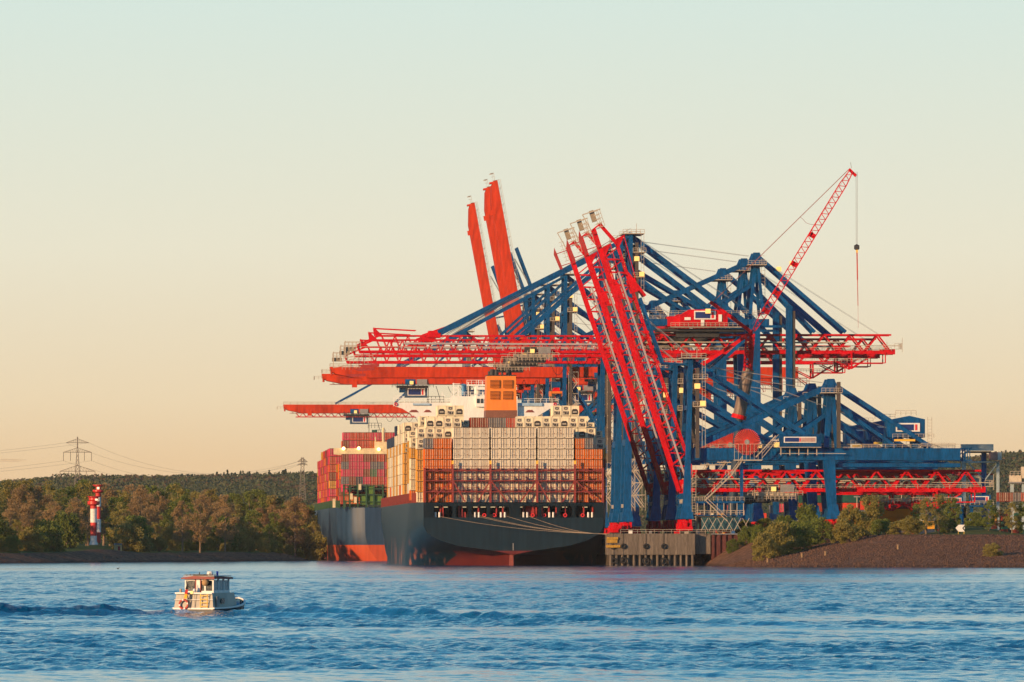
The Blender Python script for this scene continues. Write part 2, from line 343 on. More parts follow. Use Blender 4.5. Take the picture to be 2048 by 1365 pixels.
nz = t.nodes.new('ShaderNodeMath'); nz.operation = 'MULTIPLY_ADD'; nz.inputs[1].default_value = 1.2; t.links.new(n.outputs['Fac'], nz.inputs[0]); t.links.new(gp.outputs['Z'], nz.inputs[2]); t.links.new(nz.outputs[0], wl.inputs['Value'])
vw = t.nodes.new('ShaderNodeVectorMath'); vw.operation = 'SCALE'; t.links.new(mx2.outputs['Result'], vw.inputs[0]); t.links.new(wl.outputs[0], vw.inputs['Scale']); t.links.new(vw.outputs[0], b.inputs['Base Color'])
bp = t.nodes.new('ShaderNodeBump'); bp.inputs['Distance'].default_value = 0.5; bp.inputs['Strength'].default_value = 0.8; t.links.new(n.outputs['Fac'], bp.inputs['Height']); t.links.new(bp.outputs[0], b.inputs['Normal'])
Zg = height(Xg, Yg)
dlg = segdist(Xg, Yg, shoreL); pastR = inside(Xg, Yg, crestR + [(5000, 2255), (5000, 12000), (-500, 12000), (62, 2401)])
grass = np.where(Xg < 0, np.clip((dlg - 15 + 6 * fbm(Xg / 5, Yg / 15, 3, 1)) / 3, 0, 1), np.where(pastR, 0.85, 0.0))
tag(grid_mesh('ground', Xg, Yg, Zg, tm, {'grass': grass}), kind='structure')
def gz(x, y): return float(height(np.array([[x]]), np.array([[y]]))[0, 0])

# loose stones of the two embankments: nobody could count them
rngs = np.random.RandomState(11)
sb = MB()
def stone(x, y, z, r):
    vs = []
    for i in range(6):
        a = [(1, 0, 0), (-1, 0, 0), (0, 1, 0), (0, -1, 0), (0, 0, 1), (0, 0, -1)][i]; q = r * rngs.uniform(0.6, 1.25)
        vs.append((x + a[0] * q + rngs.uniform(-.3, .3) * r, y + a[1] * q, z + a[2] * q * 0.75))
    sb.add(vs, [(0, 2, 4), (2, 1, 4), (1, 3, 4), (3, 0, 4), (2, 0, 5), (1, 2, 5), (3, 1, 5), (0, 3, 5)])
N = 15000
sx = rngs.uniform(55, 150, N); sy = rngs.uniform(2146, 2300, N); sz = height(sx[None], sy[None])[0]
okk = (sz > -0.2) & (sz < 8.42) & ((sx / sy * F + CX) < 2110)
for x, y, z in zip(sx[okk], sy[okk], sz[okk]): stone(x, y, z, rngs.uniform(0.14, 0.4))
N = 5000
sx = rngs.uniform(-215, -66, N); sy = rngs.uniform(2640, 3200, N); sz = height(sx[None], sy[None])[0]; okk = (sz > -0.2) & (sz < 2.3)
for x, y, z in zip(sx[okk], sy[okk], sz[okk]): stone(x, y, z, rngs.uniform(0.15, 0.45))
tag(sb.build('riprap_stones', mat('riprap_stone', (0.20, 0.105, 0.065), 0.9, col2=(0.03, 0.018, 0.016), scale=0.8, spec=0.15)), 'loose dark brown rubble stones along the river banks', 'stones', kind='stuff')

# ------------------------------------------------------------------ trees
GREENS = [leafmat('leaves_green', (0.09, 0.125, 0.022), (0.23, 0.27, 0.06)), leafmat('leaves_brown_buds', (0.24, 0.155, 0.07), (0.44, 0.30, 0.14)),
          leafmat('leaves_olive', (0.19, 0.165, 0.04), (0.40, 0.34, 0.10)), leafmat('leaves_dark', (0.02, 0.04, 0.022), (0.06, 0.09, 0.035))]
BARK = mat('bark', (0.32, 0.22, 0.14), 0.9, var=0.5)
def crown_mesh(name, hgt, rad, base, nclump, per, leaf, material, seed, cone=False):
    basef_ = base > 0
    rg = np.random.RandomState(seed); mb = MB(); cs = []
    for i in range(nclump):
        for _ in range(30):
            a = rg.rand() * 6.283; q = rg.rand(); zz = base + (hgt - base) * q
            env = math.sin(math.pi * min(1, (0.12 if basef_ else 0.3) + (0.86 if basef_ else 0.66) * q)) ** 0.55 if not cone else (1 - q) ** 0.9
            rr = rad * env * math.sqrt(rg.uniform(0.15, 1.0))
            p = np.array([rr * math.cos(a), rr * math.sin(a), zz])
            if all(np.linalg.norm((p - c)) > rad * 0.22 for c in cs): break
        cs.append(p)
    vs, fs = [], []
    for c in cs:
        cr = rad * rg.uniform(0.2, 0.42)
        for j in range(per):
            d = rg.normal(size=3); d /= np.linalg.norm(d); p = c + d * cr * rg.uniform(0.35, 1.0) * np.array([1, 1, 0.75])
            u = rg.normal(size=3); u /= np.linalg.norm(u); v = np.cross(u, rg.normal(size=3)); v /= np.linalg.norm(v)
            l = leaf * rg.uniform(0.6, 1.3)
            k = len(vs); vs += [tuple(p - u * l * .5), tuple(p + v * l * .35), tuple(p + u * l * .5), tuple(p - v * l * .35)]; fs.append((k, k + 1, k + 2, k + 3))
    me = bpy.data.meshes.new(name); me.from_pydata(vs, [], fs); me.materials.append(material); me.update(); return me, cs
def tree_proto(hgt, rad, basef, nclump, per, leaf, m, seed, cone=False, bush=False):
    base = hgt * basef
    cm, cs = crown_mesh('crown', hgt, rad, base, nclump, per, leaf, m, seed, cone)
    mb = MB(); rg = random.Random(seed); tr = hgt * 0.018 + 0.06
    if bush:
        for i in range(7):
            c = rg.choice(cs); mb.tube((rg.uniform(-.3, .3), rg.uniform(-.3, .3), -0.4), tuple(c), 0.1, 0.03, 5)
    else:
        top = Vector((rg.uniform(-.3, .3), rg.uniform(-.3, .3), hgt * 0.55)); mb.tube((0, 0, -0.6), top, tr, tr * 0.5, 7); mb.tube(top, (top.x, top.y, hgt * 0.9), tr * 0.5, tr * 0.12, 5)
        for i in range(min(18, len(cs))):
            c = cs[i]; z0 = max(hgt * 0.2, min(hgt * 0.8, c[2] - rad * 0.6)); mb.tube((top.x * z0 / hgt, top.y * z0 / hgt, z0), tuple(c), tr * 0.35, tr * 0.08, 5)
    return cm, mb.mesh('trunk', BARK)
PROTO = {}
def proto(kind, i):
    k = (kind, i)
    if k not in PROTO:
        sd_ = hash(kind) % 1 + i * 17 + {'brown': 1, 'green': 2, 'olive': 3, 'bush': 4, 'darkbush': 5, 'conifer': 6}[kind] * 100
        if kind == 'brown': PROTO[k] = tree_proto(20, 5.0, 0.24, 44, 150, 0.44, GREENS[1], sd_)
        if kind == 'green': PROTO[k] = tree_proto(17, 5.0, 0.10, 44, 150, 0.5, GREENS[0], sd_)
        if kind == 'olive': PROTO[k] = tree_proto(18, 4.6, 0.12, 44, 150, 0.46, GREENS[2], sd_)
        if kind == 'bush': PROTO[k] = tree_proto(6, 3.4, 0.0, 50, 170, 0.36, GREENS[2], sd_, bush=True)
        if kind == 'darkbush': PROTO[k] = tree_proto(6, 3.6, 0.0, 50, 170, 0.38, GREENS[0], sd_, bush=True)
    return PROTO[k]
def plant_tree(kind, i, x, y, sz, sw, name, label, cat, group, rz=None):
    cm, tmh = proto(kind, i)
    o = thing(name, label, cat, (x, y, gz(x, y) - 0.1), rz if rz is not None else random.uniform(0, 6.28), group); o.scale = (sw, sw, sz)
    for nm, me in (('crown', cm), ('trunk', tmh)):
        c = bpy.data.objects.new(nm, me); COL.objects.link(c); c.parent = o
    return o
DESC = {'brown': 'reddish brown budding tree', 'green': 'dark green leafy tree', 'olive': 'yellowish olive tree', 'bush': 'yellow-green shrub', 'darkbush': 'dark green shrub'}
# left bank wood: rows given as (depth behind shoreline, count, height range, kinds)
rt = random.Random(21); left = []
def shore_y(px):  # depth of the shoreline in that image direction
    return float(np.interp(px, [-200, 0, 640, 700], [2560, 2700, 3128, 3150]))
for row, (off, step, h0, h1, kinds, ph) in enumerate([(72, 27, 3.0, 5.5, ['bush', 'darkbush', 'bush'], 0), (98, 34, 7.5, 11.5, ['bush', 'darkbush', 'green', 'olive'], 12), (125, 42, 13, 16.5, ['brown', 'olive', 'brown', 'green'], 5),
                                             (190, 40, 16, 20.5, ['brown', 'brown', 'green', 'olive'], 22), (270, 40, 19, 23.5, ['brown', 'green', 'olive'], 2), (370, 42, 20, 25, ['brown', 'green', 'green'], 14)]):
    px = -60 + ph
    while px < (655 if row < 4 else 690):
        if not (row < 2 and 135 < px < 232) and not (row == 2 and 150 < px < 215):
            D = shore_y(px) + off + rt.uniform(-12, 12); hh = rt.uniform(h0, h1)
            left.append((px, D, hh, rt.choice(kinds), row))
        px += step * rt.uniform(0.75, 1.25)
# trees seen to stand on their own in the photograph
left += [(365, 2990, 17.5, 'brown', 2), (400, 3010, 18.5, 'brown', 2), (450, 3060, 20, 'brown', 2), (590, 3180, 22, 'brown', 2), (95, 2830, 9.5, 'darkbush', 1), (60, 2810, 7.5, 'bush', 1), (255, 2930, 9, 'bush', 1), (282, 2940, 6, 'bush', 0)]
rowname = ['low along the left beach', 'front row of left wood', 'second row of left wood', 'third row of left wood', 'fourth row of left wood', 'back row of left wood']
cnt = {}
left.sort()
for px, D, hh, kd, row in left:
    x = (px - CX) * D / F; base = {'brown': 20, 'green': 17, 'olive': 18, 'bush': 6, 'darkbush': 6}[kd]
    c = cnt[(kd, row)] = cnt.get((kd, row), 0) + 1
    nm = 'shrub' if 'bush' in kd else 'tree'
    s_ = hh / base
    plant_tree(kd, c % 3, x, D, s_, s_ * rt.uniform(0.85, 1.25), nm, '%s, %s from the left, %s' % (DESC[kd], ORD[c - 1], rowname[row]), nm, 'trees and shrubs of the left bank')
# right bank shrubs and small trees (px, D, height, width factor, kind, label)
for i, (px, D, hh, wd, kd, lab) in enumerate([
    (1560, 2262, 9.5, 1.15, 'bush', 'large rounded willow shrub at the foot of the stony bank'), (1528, 2250, 7.6, 0.85, 'bush', 'olive shrub overlapping the left side of the large rounded willow'),
    (1600, 2270, 8.0, 1.1, 'darkbush', 'dark green shrub on the slope right of the large rounded willow'), (1612, 2300, 10.0, 0.95, 'darkbush', 'tall dark shrub poking up below the blue crane legs'),
    (1570, 2330, 7.0, 0.9, 'darkbush', 'dark shrub behind the large rounded willow'), (1640, 2290, 6.5, 0.9, 'darkbush', 'shaded shrub under the landside crane leg'),
    (1492, 2372, 4.6, 0.55, 'darkbush', 'shaded shrub in front of the rusty sheet piling'), (1466, 2368, 3.4, 0.42, 'darkbush', 'small shaded shrub nearest the concrete quay wall'), (1517, 2362, 4.6, 0.5, 'darkbush', 'shaded shrub between sheet piling and willow'),
    (1490, 2412, 4.0, 0.6, 'darkbush', 'dark shrub on top of the sheet piling'), (1530, 2405, 4.5, 0.7, 'darkbush', 'dark shrub above the piling right of the dark red container'),
    (1705, 2285, 9.5, 1.1, 'bush', 'broad yellow-olive shrub at the top of the bank'), (1740, 2310, 10.0, 1.0, 'bush', 'rounded olive shrub right of the landside crane leg'), (1690, 2268, 6.5, 0.9, 'bush', 'low yellow shrub at the bank edge'),
    (1765, 2300, 4.0, 0.8, 'darkbush', 'low dark shrub between the two larger clumps'), (1800, 2290, 3.6, 0.8, 'bush', 'low brownish shrub left of the twin birch trees'),
    (1822, 2280, 5.0, 0.8, 'bush', 'rounded shrub at the foot of the twin birch trees'), (1985, 2185, 3.6, 0.62, 'bush', 'lone round shrub growing out of the stony slope'),
    (1896, 2300, 3.6, 0.6, 'darkbush', 'low dark shrub beside the white arrow board'), (1948, 2330, 3.6, 0.6, 'darkbush', 'low dark shrub behind the white arrow board')]):
    plant_tree(kd, i % 3, (px - CX) * D / F, D, hh / 6 * (0.9 if D < 2290 else 1), wd * 1.15, 'shrub', lab, 'shrub', 'shrubs on the right bank')
for i, (px, D, hh, wd, kd, lab) in enumerate([
    (1852, 2290, 9.6, 0.62, 'olive', 'left one of the twin birches with pale trunks'), (1878, 2295, 10.2, 0.7, 'olive', 'right one of the twin birches with pale trunks'),
    (1905, 2310, 8.6, 0.6, 'green', 'dark round tree right of the twin birches'), (1835, 2320, 8.0, 0.55, 'green', 'dark tree half hidden behind the twin birches'),
    (1978, 2300, 8.2, 0.6, 'green', 'green tree right of the grass patch'), (2000, 2305, 5.8, 0.55, 'brown', 'brown-leaved small tree between two green ones'),
    (2024, 2298, 8.4, 0.6, 'olive', 'yellow-green birch near the right edge'), (2052, 2300, 8.8, 0.7, 'green', 'dark green tree cut by the right edge'), (2080, 2305, 9, 0.7, 'green', 'tree just past the right edge')]):
    base = {'brown': 20, 'green': 17, 'olive': 18}[kd]
    plant_tree(kd, i % 3, (px - CX) * D / F, D, hh / base, wd * 0.8, 'tree', lab, 'tree', 'small trees on the right bank')
# far wooded hills: one mass
rf = np.random.RandomState(5); vs, fs, mi = [], [], []
def clump(x, y, z, r, hh, m, n, leaf, cone=False):
    for j in range(n):
        q = rf.rand(); a = rf.rand() * 6.283
        e = (1 - q) if cone else math.sqrt(max(0, 1 - (2 * q - 0.9) ** 2 / 1.3))
        p = np.array([x + r * e * math.cos(a), y + r * e * math.sin(a), z + hh * q]); u = rf.normal(size=3); u /= np.linalg.norm(u); v = np.cross(u, rf.normal(size=3)); v /= np.linalg.norm(v)
        l = leaf * rf.uniform(.6, 1.3); k = len(vs); vs.extend([tuple(p - u * l * .5), tuple(p + v * l * .45), tuple(p + u * l * .5), tuple(p - v * l * .45)]); fs.append((k, k + 1, k + 2, k + 3)); mi.append(m)
for Dr in np.arange(4450, 6100, 52):
    for px in np.arange(-60, 2110, 17):
        if 780 < px < 1240 or (1240 <= px < 1880 and rf.rand() < 0.6): continue
        D = Dr + rf.uniform(-26, 26); x = (px + rf.uniform(-8, 8) - CX) * D / F; r_ = rf.uniform(4.2, 8.0)
        cone = (420 < px < 640 and Dr > 5500 and rf.rand() < 0.45) or (px > 1985 and Dr > 5600 and rf.rand() < 0.3)
        clump(x, D, gz(x, D) + (0 if cone else 3), r_ * (0.55 if cone else 1.7), rf.uniform(13, 16) if cone else rf.uniform(8.5, 11), 3 if cone else rf.choice([0, 0, 1, 2, 2, 3]), 130, 1.6, cone)
me = bpy.data.meshes.new('far_woodland'); me.from_pydata(vs, [], fs)
for g in [leafmat('far_leaves_a', (0.07, 0.095, 0.05), (0.13, 0.15, 0.08)), leafmat('far_leaves_b', (0.09, 0.065, 0.045), (0.19, 0.13, 0.085)), leafmat('far_leaves_c', (0.09, 0.10, 0.05), (0.15, 0.155, 0.08)), leafmat('far_leaves_d', (0.045, 0.07, 0.05), (0.09, 0.115, 0.075))]: me.materials.append(g)  # muted leaf tones put part of the distance haze into the colour
me.polygons.foreach_set('material_index', mi); me.update(); fw = bpy.data.objects.new('far_woodland', me); COL.objects.link(fw)
tag(fw, 'bluish far woodland covering the hills on the skyline', 'woodland', kind='stuff')


# ------------------------------------------------------------------ quay
def QP(x, y): return (x, y)
CONC = mat('quay_concrete', (0.20, 0.16, 0.125), 0.85, var=0.55, scale=0.9, streak=True, stretch=(1.6, 1.6, 0.12), bump=0.1)
RUBBER = mat('tyre_rubber', (0.02, 0.02, 0.022), 0.8)
RUST = mat('rusty_sheet_piling', (0.13, 0.035, 0.03), 0.85, var=0.5, scale=1.2, streak=True)
qd = thing('quay', 'stained concrete quay end with piles and hanging tyres beside the dark ship', 'quay', (QX0, QY0, 0), TH)
XE = 21.0   # width of the end face
MB().box(0, XE, 0, 2200, 3.0, QZ - 0.01).box(XE, XE + 4.5, 3.0, 400, 3.2, QZ - 0.02).build('quay_wall', CONC, qd)
MB().box(-3.2, 0, 0, 13, 3.0, QZ - .03).build('corner_block', CONC, qd)
m = MB().box(-1.8, XE - 0.8, 1.5, 300, -3, 3.0)
m.build('rear_wall', mat('wet_dark_concrete', (0.10, 0.075, 0.055), 0.8, var=.5), qd)
for i in range(15):
    x = -2.4 + i * (XE + 1.8) / 14; MB().tube((x, 0.7, -3), (x, 0.7, 3.1), 0.36, n=8).build('pile', CONC, qd)
def ring(mb, c, r, rr, axis='y', n=18, k=6, mi=0):
    vs = []
    for i in range(n):
        a = 2 * math.pi * i / n
        for j in range(k):
            b_ = 2 * math.pi * j / k; q = r + rr * math.cos(b_); h_ = rr * math.sin(b_)
            vs.append((c[0] + q * math.cos(a), c[1] + h_, c[2] + q * math.sin(a)) if axis == 'y' else (c[0] + h_, c[1] + q * math.cos(a), c[2] + q * math.sin(a)))
    mb.add(vs, [(i * k + j, ((i + 1) % n) * k + j, ((i + 1) % n) * k + (j + 1) % k, i * k + (j + 1) % k) for i in range(n) for j in range(k)], mi)
for px, py, r in ((1247, 1093, .55), (1292, 1093, .55), (1328, 1093, .55), (1226, 1094, .5), (1247, 1121, .75), (1292, 1123, .8), (1328, 1123, .8), (1228, 1122, .6)):
    x = (px - 1239) / 7.21; z = 5.5 + (HOR - py) / 7.21; mb = MB(); ring(mb, (x, -0.35, z), r, 0.26); mb.bar((x, -0.1, z + r), (x, -0.1, QZ if z > 3 else z + r + 2.5), 0.07); mb.build('tyre_fender', RUBBER, qd)
MB().box(-3.6, -.6, -0.5, 0.3, 6.3, 7.2).box(-3.7, 0.2, -0.6, 0.2, 5.0, 5.7).box(-3.5, -.4, -0.55, -0.05, 7.25, 7.9).build('yellow_fender_panel', mat('weathered_yellow', (.5, .27, .03), .7, var=.5), qd)
MB().box(-.6, -0.02, 14, 500, 2.2, 2.9).box(-.7, -0.02, 14, 500, 6.6, 7.4).build('side_fender', RUBBER, qd)
rb = MB()
rb.rail((0.3, 0.3, QZ), (XE + 10, 0.3, QZ), 1.1, 2.2, 0.09)
rb.build('railing', TAN, qd)
# rusty sheet piling set back at the right of the concrete
sp = thing('sheet_piling', 'rusty dark red sheet piling right of the concrete quay end', 'wall', (QX0 + XE + 4.5, QY0 + 4, 0), TH)
m = MB(); x = 0.2
for i in range(22):
    m.box(x, x + 0.8, 0 + (0.5 if i % 2 else 0), 1.4, -1, QZ - 0.3); x += 0.8
m.build('piles', RUST, sp); MB().box(0, 18, -0.25, 1.6, QZ - 0.3, QZ).build('capping_beam', GREY, sp)

# ------------------------------------------------------------------ container cranes (ship-to-shore), local u = across the quay to the landside, v = along the quay, z above the quay top
def truss(mb, u0, u1, v, zb, zt, per, wc, wt, wd, root=None):
    mb.bar((u0, v, zb), (u1, v, zb), wc, wc * 1.1)
    mb.bar((u0 + (0 if root is None else root), v, zt), (u1, v, zt), wt)
    n = max(1, round((u1 - u0) / per)); p = (u1 - u0) / n
    for i in range(n):
        a = u0 + i * p
        mb.bar((a, v, zb), (a + p / 2, v, zt), wd); mb.bar((a + p / 2, v, zt), (a + p, v, zb), wd)
def make_crane(name, label, kind, dh, boom_ang, group=None):
    t = thing(name, label, 'container crane', (0, 0, 0), TH, group)
    box = kind == 'box'; parked = kind == 'low'
    GB = (ORG if box else RED)
    zb = 21.4 + dh; zt = 24.9 + dh; rb_, rt_ = 12.8 + dh, 18.8 + dh
    V = 9.0
    # bogies and sill
    for u in (0, 42.5):
        for v in (-V, V):
            m = MB()
            for k in (-1, 1):
                m.prism([(u - 1.3, v + k * 2.4 - 1.8, 2.0), (u - 1.3, v + k * 2.4 + 1.8, 2.0), (u - 1.3, v + k * 2.4 + 0.7, 4.2), (u - 1.3, v + k * 2.4 - 0.7, 4.2)], (0.8, 0, 0)).prism([(u + .5, v + k * 2.4 - 1.8, 2.0), (u + .5, v + k * 2.4 + 1.8, 2.0), (u + .5, v + k * 2.4 + 0.7, 4.2), (u + .5, v + k * 2.4 - 0.7, 4.2)], (0.8, 0, 0))
                m.box(u - 1.5, u + 1.5, v + k * 2.4 - 2.1, v + k * 2.4 + 2.1, 1.0, 2.1).box(u - 0.8, u - 0.2, v + k * 2.4 - 2.3, v + k * 2.4 + 2.3, 2.3, 3.4)
                m.box(u - 1.75, u - 1.55, v + k * 2.4 - 1.2, v + k * 2.4 - 0.2, 1.2, 3.2)
            bo = m.build('bogie', RED, t)
            for k in (-3.6, -1.3, 1.3, 3.6): MB().tube((u - 0.5, v + k, 0.55), (u + 0.5, v + k, 0.55), 0.55, n=10).build('wheel', DARK, bo)
        MB().box(u - 1.3, u + 1.3, -V - 1.6, V + 1.6, 4.6, 7.4).prism([(u - 2.0, -V - 2.2, 4.4), (u + 2.0, -V - 2.2, 4.4), (u + 1.25, -V - 1.5, 8.6), (u - 1.25, -V - 1.5, 8.6)], (0, 2.8, 0)).prism([(u - 2.0, V + 2.2, 4.4), (u + 2.0, V + 2.2, 4.4), (u + 1.25, V + 1.5, 8.6), (u - 1.25, V + 1.5, 8.6)], (0, -2.8, 0)).build('sill_beam', BLUE, t)
    top = 51 + dh
    for v in (-V, V):
        m = MB(); m.bar((0, v, 7), (0.4, v, 30 if dh else 21.4), 2.3 if dh else 3.0, 2.4, w1=2.1); m.bar((0.4, v, 21.4), (1.2, v, top), 1.7, 1.6, w1=1.4)
        m.build('waterside_leg', BLUE, t)
        m = MB(); m.bar((42.2, v, 7), (41.2, v, zb), 2.6, 2.6, w1=3.4); m.bar((39.8 if dh else 40.5, v, zt), (42, v * 0.55, 43.4 + dh), 1.0 if dh else 1.5); m.bar((44.0 if dh else 43.5, v, zt), (42.4, v * 0.55, 43.4 + dh), 0.95 if dh else 1.3)
        m.build('landside_leg', BLUE, t)
        # energy chain running up the waterside column
        MB().box(2.5, 3.6, v - 1.9, v - 1.2, (22 if parked else 25), top - 3).build('energy_chain', CHAIN, t)
        if parked: MB().box(43.4, 44.5, v - 2.2, v - 1.5, zt, 44 + dh).build('energy_chain', CHAIN, t)
    MB().box(0, 2.4, -V + .8, V - .8, top - 1.6, top).build('portal_beam', BLUE, t)
    m = MB(); m.box(0.2, 1.6, -V, V, 36 + dh, 37.2 + dh)
    for z0, z1 in (((22 if not dh else 30), 37 + dh), (37 + dh, top)):
        m.bar((1, -V, z0), (1, V, z1), 0.7); m.bar((1, V, z0), (1, -V, z1), 0.7)
    if dh: m.bar((0.3, -V, 10), (0.3, V, 30), 1.0); m.box(-0.6, 1.4, -V, V, 29, 31); m.box(41, 43, -V, V, 29, 31); m.box(0.5, 42, -V - 0.8, -V + 0.8, 28.2, 30.4); m.box(0.5, 42, V - 0.8, V + 0.8, 28.2, 30.4)
    for v in (-V, V):
        if dh:
            m.bar((2, v, 30), (41, v, zb - 2), 1.1); m.bar((2, v, zb - 8), (20, v, 30), 0.9)
    m.build('portal_bracing', BLUE, t)
    if dh:   # stair towers on the seaward legs
        for v in (-V, V):
            m = MB()
            for k in range(13):
                za = 9 + k * 4.0; ua, ub = (2.6, 5.4) if k % 2 else (5.4, 2.6)
                m.bar((ua, v - 1.5, za), (ub, v - 1.5, za + 4), .26); m.bar((ua, v - 1.5, za + 1.1), (ub, v - 1.5, za + 5.1), .12); m.bar((2.2, v - 1.5, za + 4), (5.8, v - 1.5, za + 4), .2)
            m.bar((2.2, v - 1.5, 8), (2.2, v - 1.5, 61), .14); m.bar((5.8, v - 1.5, 8), (5.8, v - 1.5, 61), .14)
            m.build('stair', TAN, t)
    # apex head
    m = MB(); m.prism([(39.8, -5.4, 41.6 + dh), (44.6, -5.4, 41.2 + dh), (43.2, -5.4, 45.0 + dh), (41.2, -5.4, 45.0 + dh)], (0, 1.2, 0)).prism([(39.8, 4.2, 41.6 + dh), (44.6, 4.2, 41.2 + dh), (43.2, 4.2, 45.0 + dh), (41.2, 4.2, 45.0 + dh)], (0, 1.2, 0)); m.box(41.6, 42.8, -5, 5, 42.6 + dh, 43.8 + dh); m.build('apex_head', BLUE, t)
    # main beam
    e = 79.5 if parked else (46 if not box else 30)
    m = MB()
    for v in (-V + 1.2, V - 1.2):
        m.box(0, e, v - 1.0, v + 1.0, zb, zt if parked else zb + 2.0)
        if parked: m.box(44, e, v - 0.7, v + 0.7, zb - 2.0, zb - 0.9)
    for u in (3, 20, 40, e - 3): m.box(u - 0.8, u + 0.8, -V + 2.2, V - 2.2, zb + 0.4, (zt if parked else zb + 2) - 0.4)
    m.build('main_beam', BLUE, t)
    if parked:   # framed end of the beam
        m = MB()
        for v in (-V + 1.2, V - 1.2):
            for k in range(5): m.bar((79.5 + k * 0.7, v, zb), (79.5 + k * 0.7, v, zt), 0.22)
            m.bar((79.5, v, zb), (83, v, zb), 0.3); m.bar((79.5, v, zt), (83, v, zt), 0.3); m.bar((79.5, v, zb), (82.5, v, zt), .22)
        m.build('beam_end_frame', BLUE, t)
    m = MB()
    for v in (-V - 0.2, V + 0.2): m.rail((2, v, zt), (e, v, zt), 1.1, 2.4, 0.11)
    m.rail((-1, -V - 1.0, 8.9), (-1, V + 1, 8.9), 1.1, 2, .1)
    m.build('railing', TAN, t)
    # thick struts to the apex, backstays and rear stays
    for v in (-6.5, 6.5):
        m = MB(); m.bar((3.0, v, zt + 0.6), (41.2, v * .75, 42.6 + dh), 1.5, 1.6); m.bar((27, v, zt + 0.5), (40.6, v * .75, 34.5 + dh), 1.1)
        m.build('strut', BLUE, t)
        m = MB(); m.bar((1.6, v, top - 0.8), (40, v, zt - 3.5 + (0 if not parked else 4)), 1.35); m.bar((1.6, v, 40 + dh), (27, v, zt + 0.3), 1.1)
        m.build('backstay', BLUE, t)
        m = MB(); m.bar((43, v * .75, 43.5 + dh), (71 if not box else 62, v, rt_ + (6.5 if parked else 0.4)), 1.15); m.bar((42.8, v * .75, 38 + dh), (61, v, rt_ + (6.5 if parked else 0.4)), 1.0)
        m.build('rear_stay', BLUE, t)
    # girder behind the hinge
    gr = MB(); back = 86 if not box else 88
    if box:
        for v in (-4.2, 4.2): gr.box(-2, back, v - 0.9, v + 0.9, rb_ - 0.2, rb_ + 3.7)
        for u in range(4, back, 12): gr.box(u, u + 0.8, -3.3, 3.3, rb_ + 1, rb_ + 2.5)
        gr.build('girder', ORG, t)
        m = MB()
        for v in (-5.4, 5.4):
            m.rail((62, v, rb_ - 3.2), (back + 4, v, rb_ - 3.2), 2.9, 3.1, 0.16)
            m.bar((back + 4, v, rb_ - 3.2), (back - 1, v, rb_ + 0.5), 0.3)
        for u in range(64, back, 8): m.bar((u, -5.4, rb_ - 3.2), (u, 5.4, rb_ - 3.2), 0.25); m.bar((u, -4.8, rb_ - 3.2), (u + 2.5, -4.8, rb_), 0.22); m.bar((u + 5, -4.8, rb_ - 3.2), (u + 2.5, -4.8, rb_), 0.22)
        m.build('hanging_walkway', DRED, t)
    else:
        for v in (-4, 4): truss(gr, -1, back, v, rb_, rt_ - 0.4, 9.0, 1.0, 0.55, 0.5)
        for u in np.arange(0, back, 9.0): gr.bar((u, -4, rt_ - .4), (u, 4, rt_ - .4), 0.35); gr.bar((u, -4, rb_), (u, 4, rb_), 0.35); gr.bar((u, -4, rt_ - .4), (u + 9 if u + 9 < back else u, 4, rt_ - .4), 0.25)
        gr.box(back - 3, back + 1.2, -4.8, -3.2, rb_ - 0.7, rb_ + 1.0); gr.box(back - 3, back + 1.2, 3.2, 4.8, rb_ - 0.7, rb_ + 1.0)
        gr.build('girder', RED, t)
        m = MB()
        for v in (-4.9, 4.9):
            m = MB()
            for u in (back - 13, back - 2): m.bar((u, v, rb_ - 3.5), (u, v, rb_), 0.35)
            m.bar((back - 13, v, rb_ - 3.5), (back - 2, v, rb_ - 3.5), 0.3)
            m.bar((back - 13, v, rb_ - 5.4), (back - 6, v, rb_ - 1), 0.35); m.bar((back - 13, v, rb_ - 5.4), (back - 18, v, rb_ - 3.0), 0.35); m.bar((back - 13, v, rb_ - 5.4), (back - 13, v, rb_), 0.6)
            m.build('tip_bracket', RED, t)
        m = MB()
        for v in (-5.2, 5.2):
            m.rail((back - 20, v, rb_ - 3.2), (back - 7, v, rb_ - 3.2), 1.1, 1.8, .12); m.rail((-1, v, rb_ + 0.4), (back, v, rb_ + 0.4), 1.1, 3.1, 0.11)
            m.bar((-1, v, rb_ + 3.2), (back - 14, v, rb_ + 3.2), 0.32); m.bar((back - 14, v, rb_ + 2.2), (back + 3, v, rb_ + 2.2), 0.14)
        m.rail((back + 1, -5, rb_ + 1.2), (back + 3.5, -5, rb_ + 1.2), 1.6, 1, .12); m.rail((back + 3.5, -5, rb_ + 1.2), (back + 3.5, 5, rb_ + 1.2), 1.6, 2, .12)
        m.bar((back + 3.5, -5, rb_), (back + 3.5, -5, rb_ + 4.6), .14); m.bar((back + 1, -5, rb_ + 1), (back + 3.6, -5, rb_ + 1), .18)
        m.build('walkway', TAN, t)
    # boom, modelled level along -u and then raised about its hinge
    c, s_ = math.cos(R(boom_ang)), math.sin(R(boom_ang)); hz = rb_
    def T(p):
        x = p.x + 1.5; z = p.z - hz
        return Vector((-1.5 + x * c + z * s_, p.y, hz - x * s_ + z * c))
    L = 81 if parked else 86
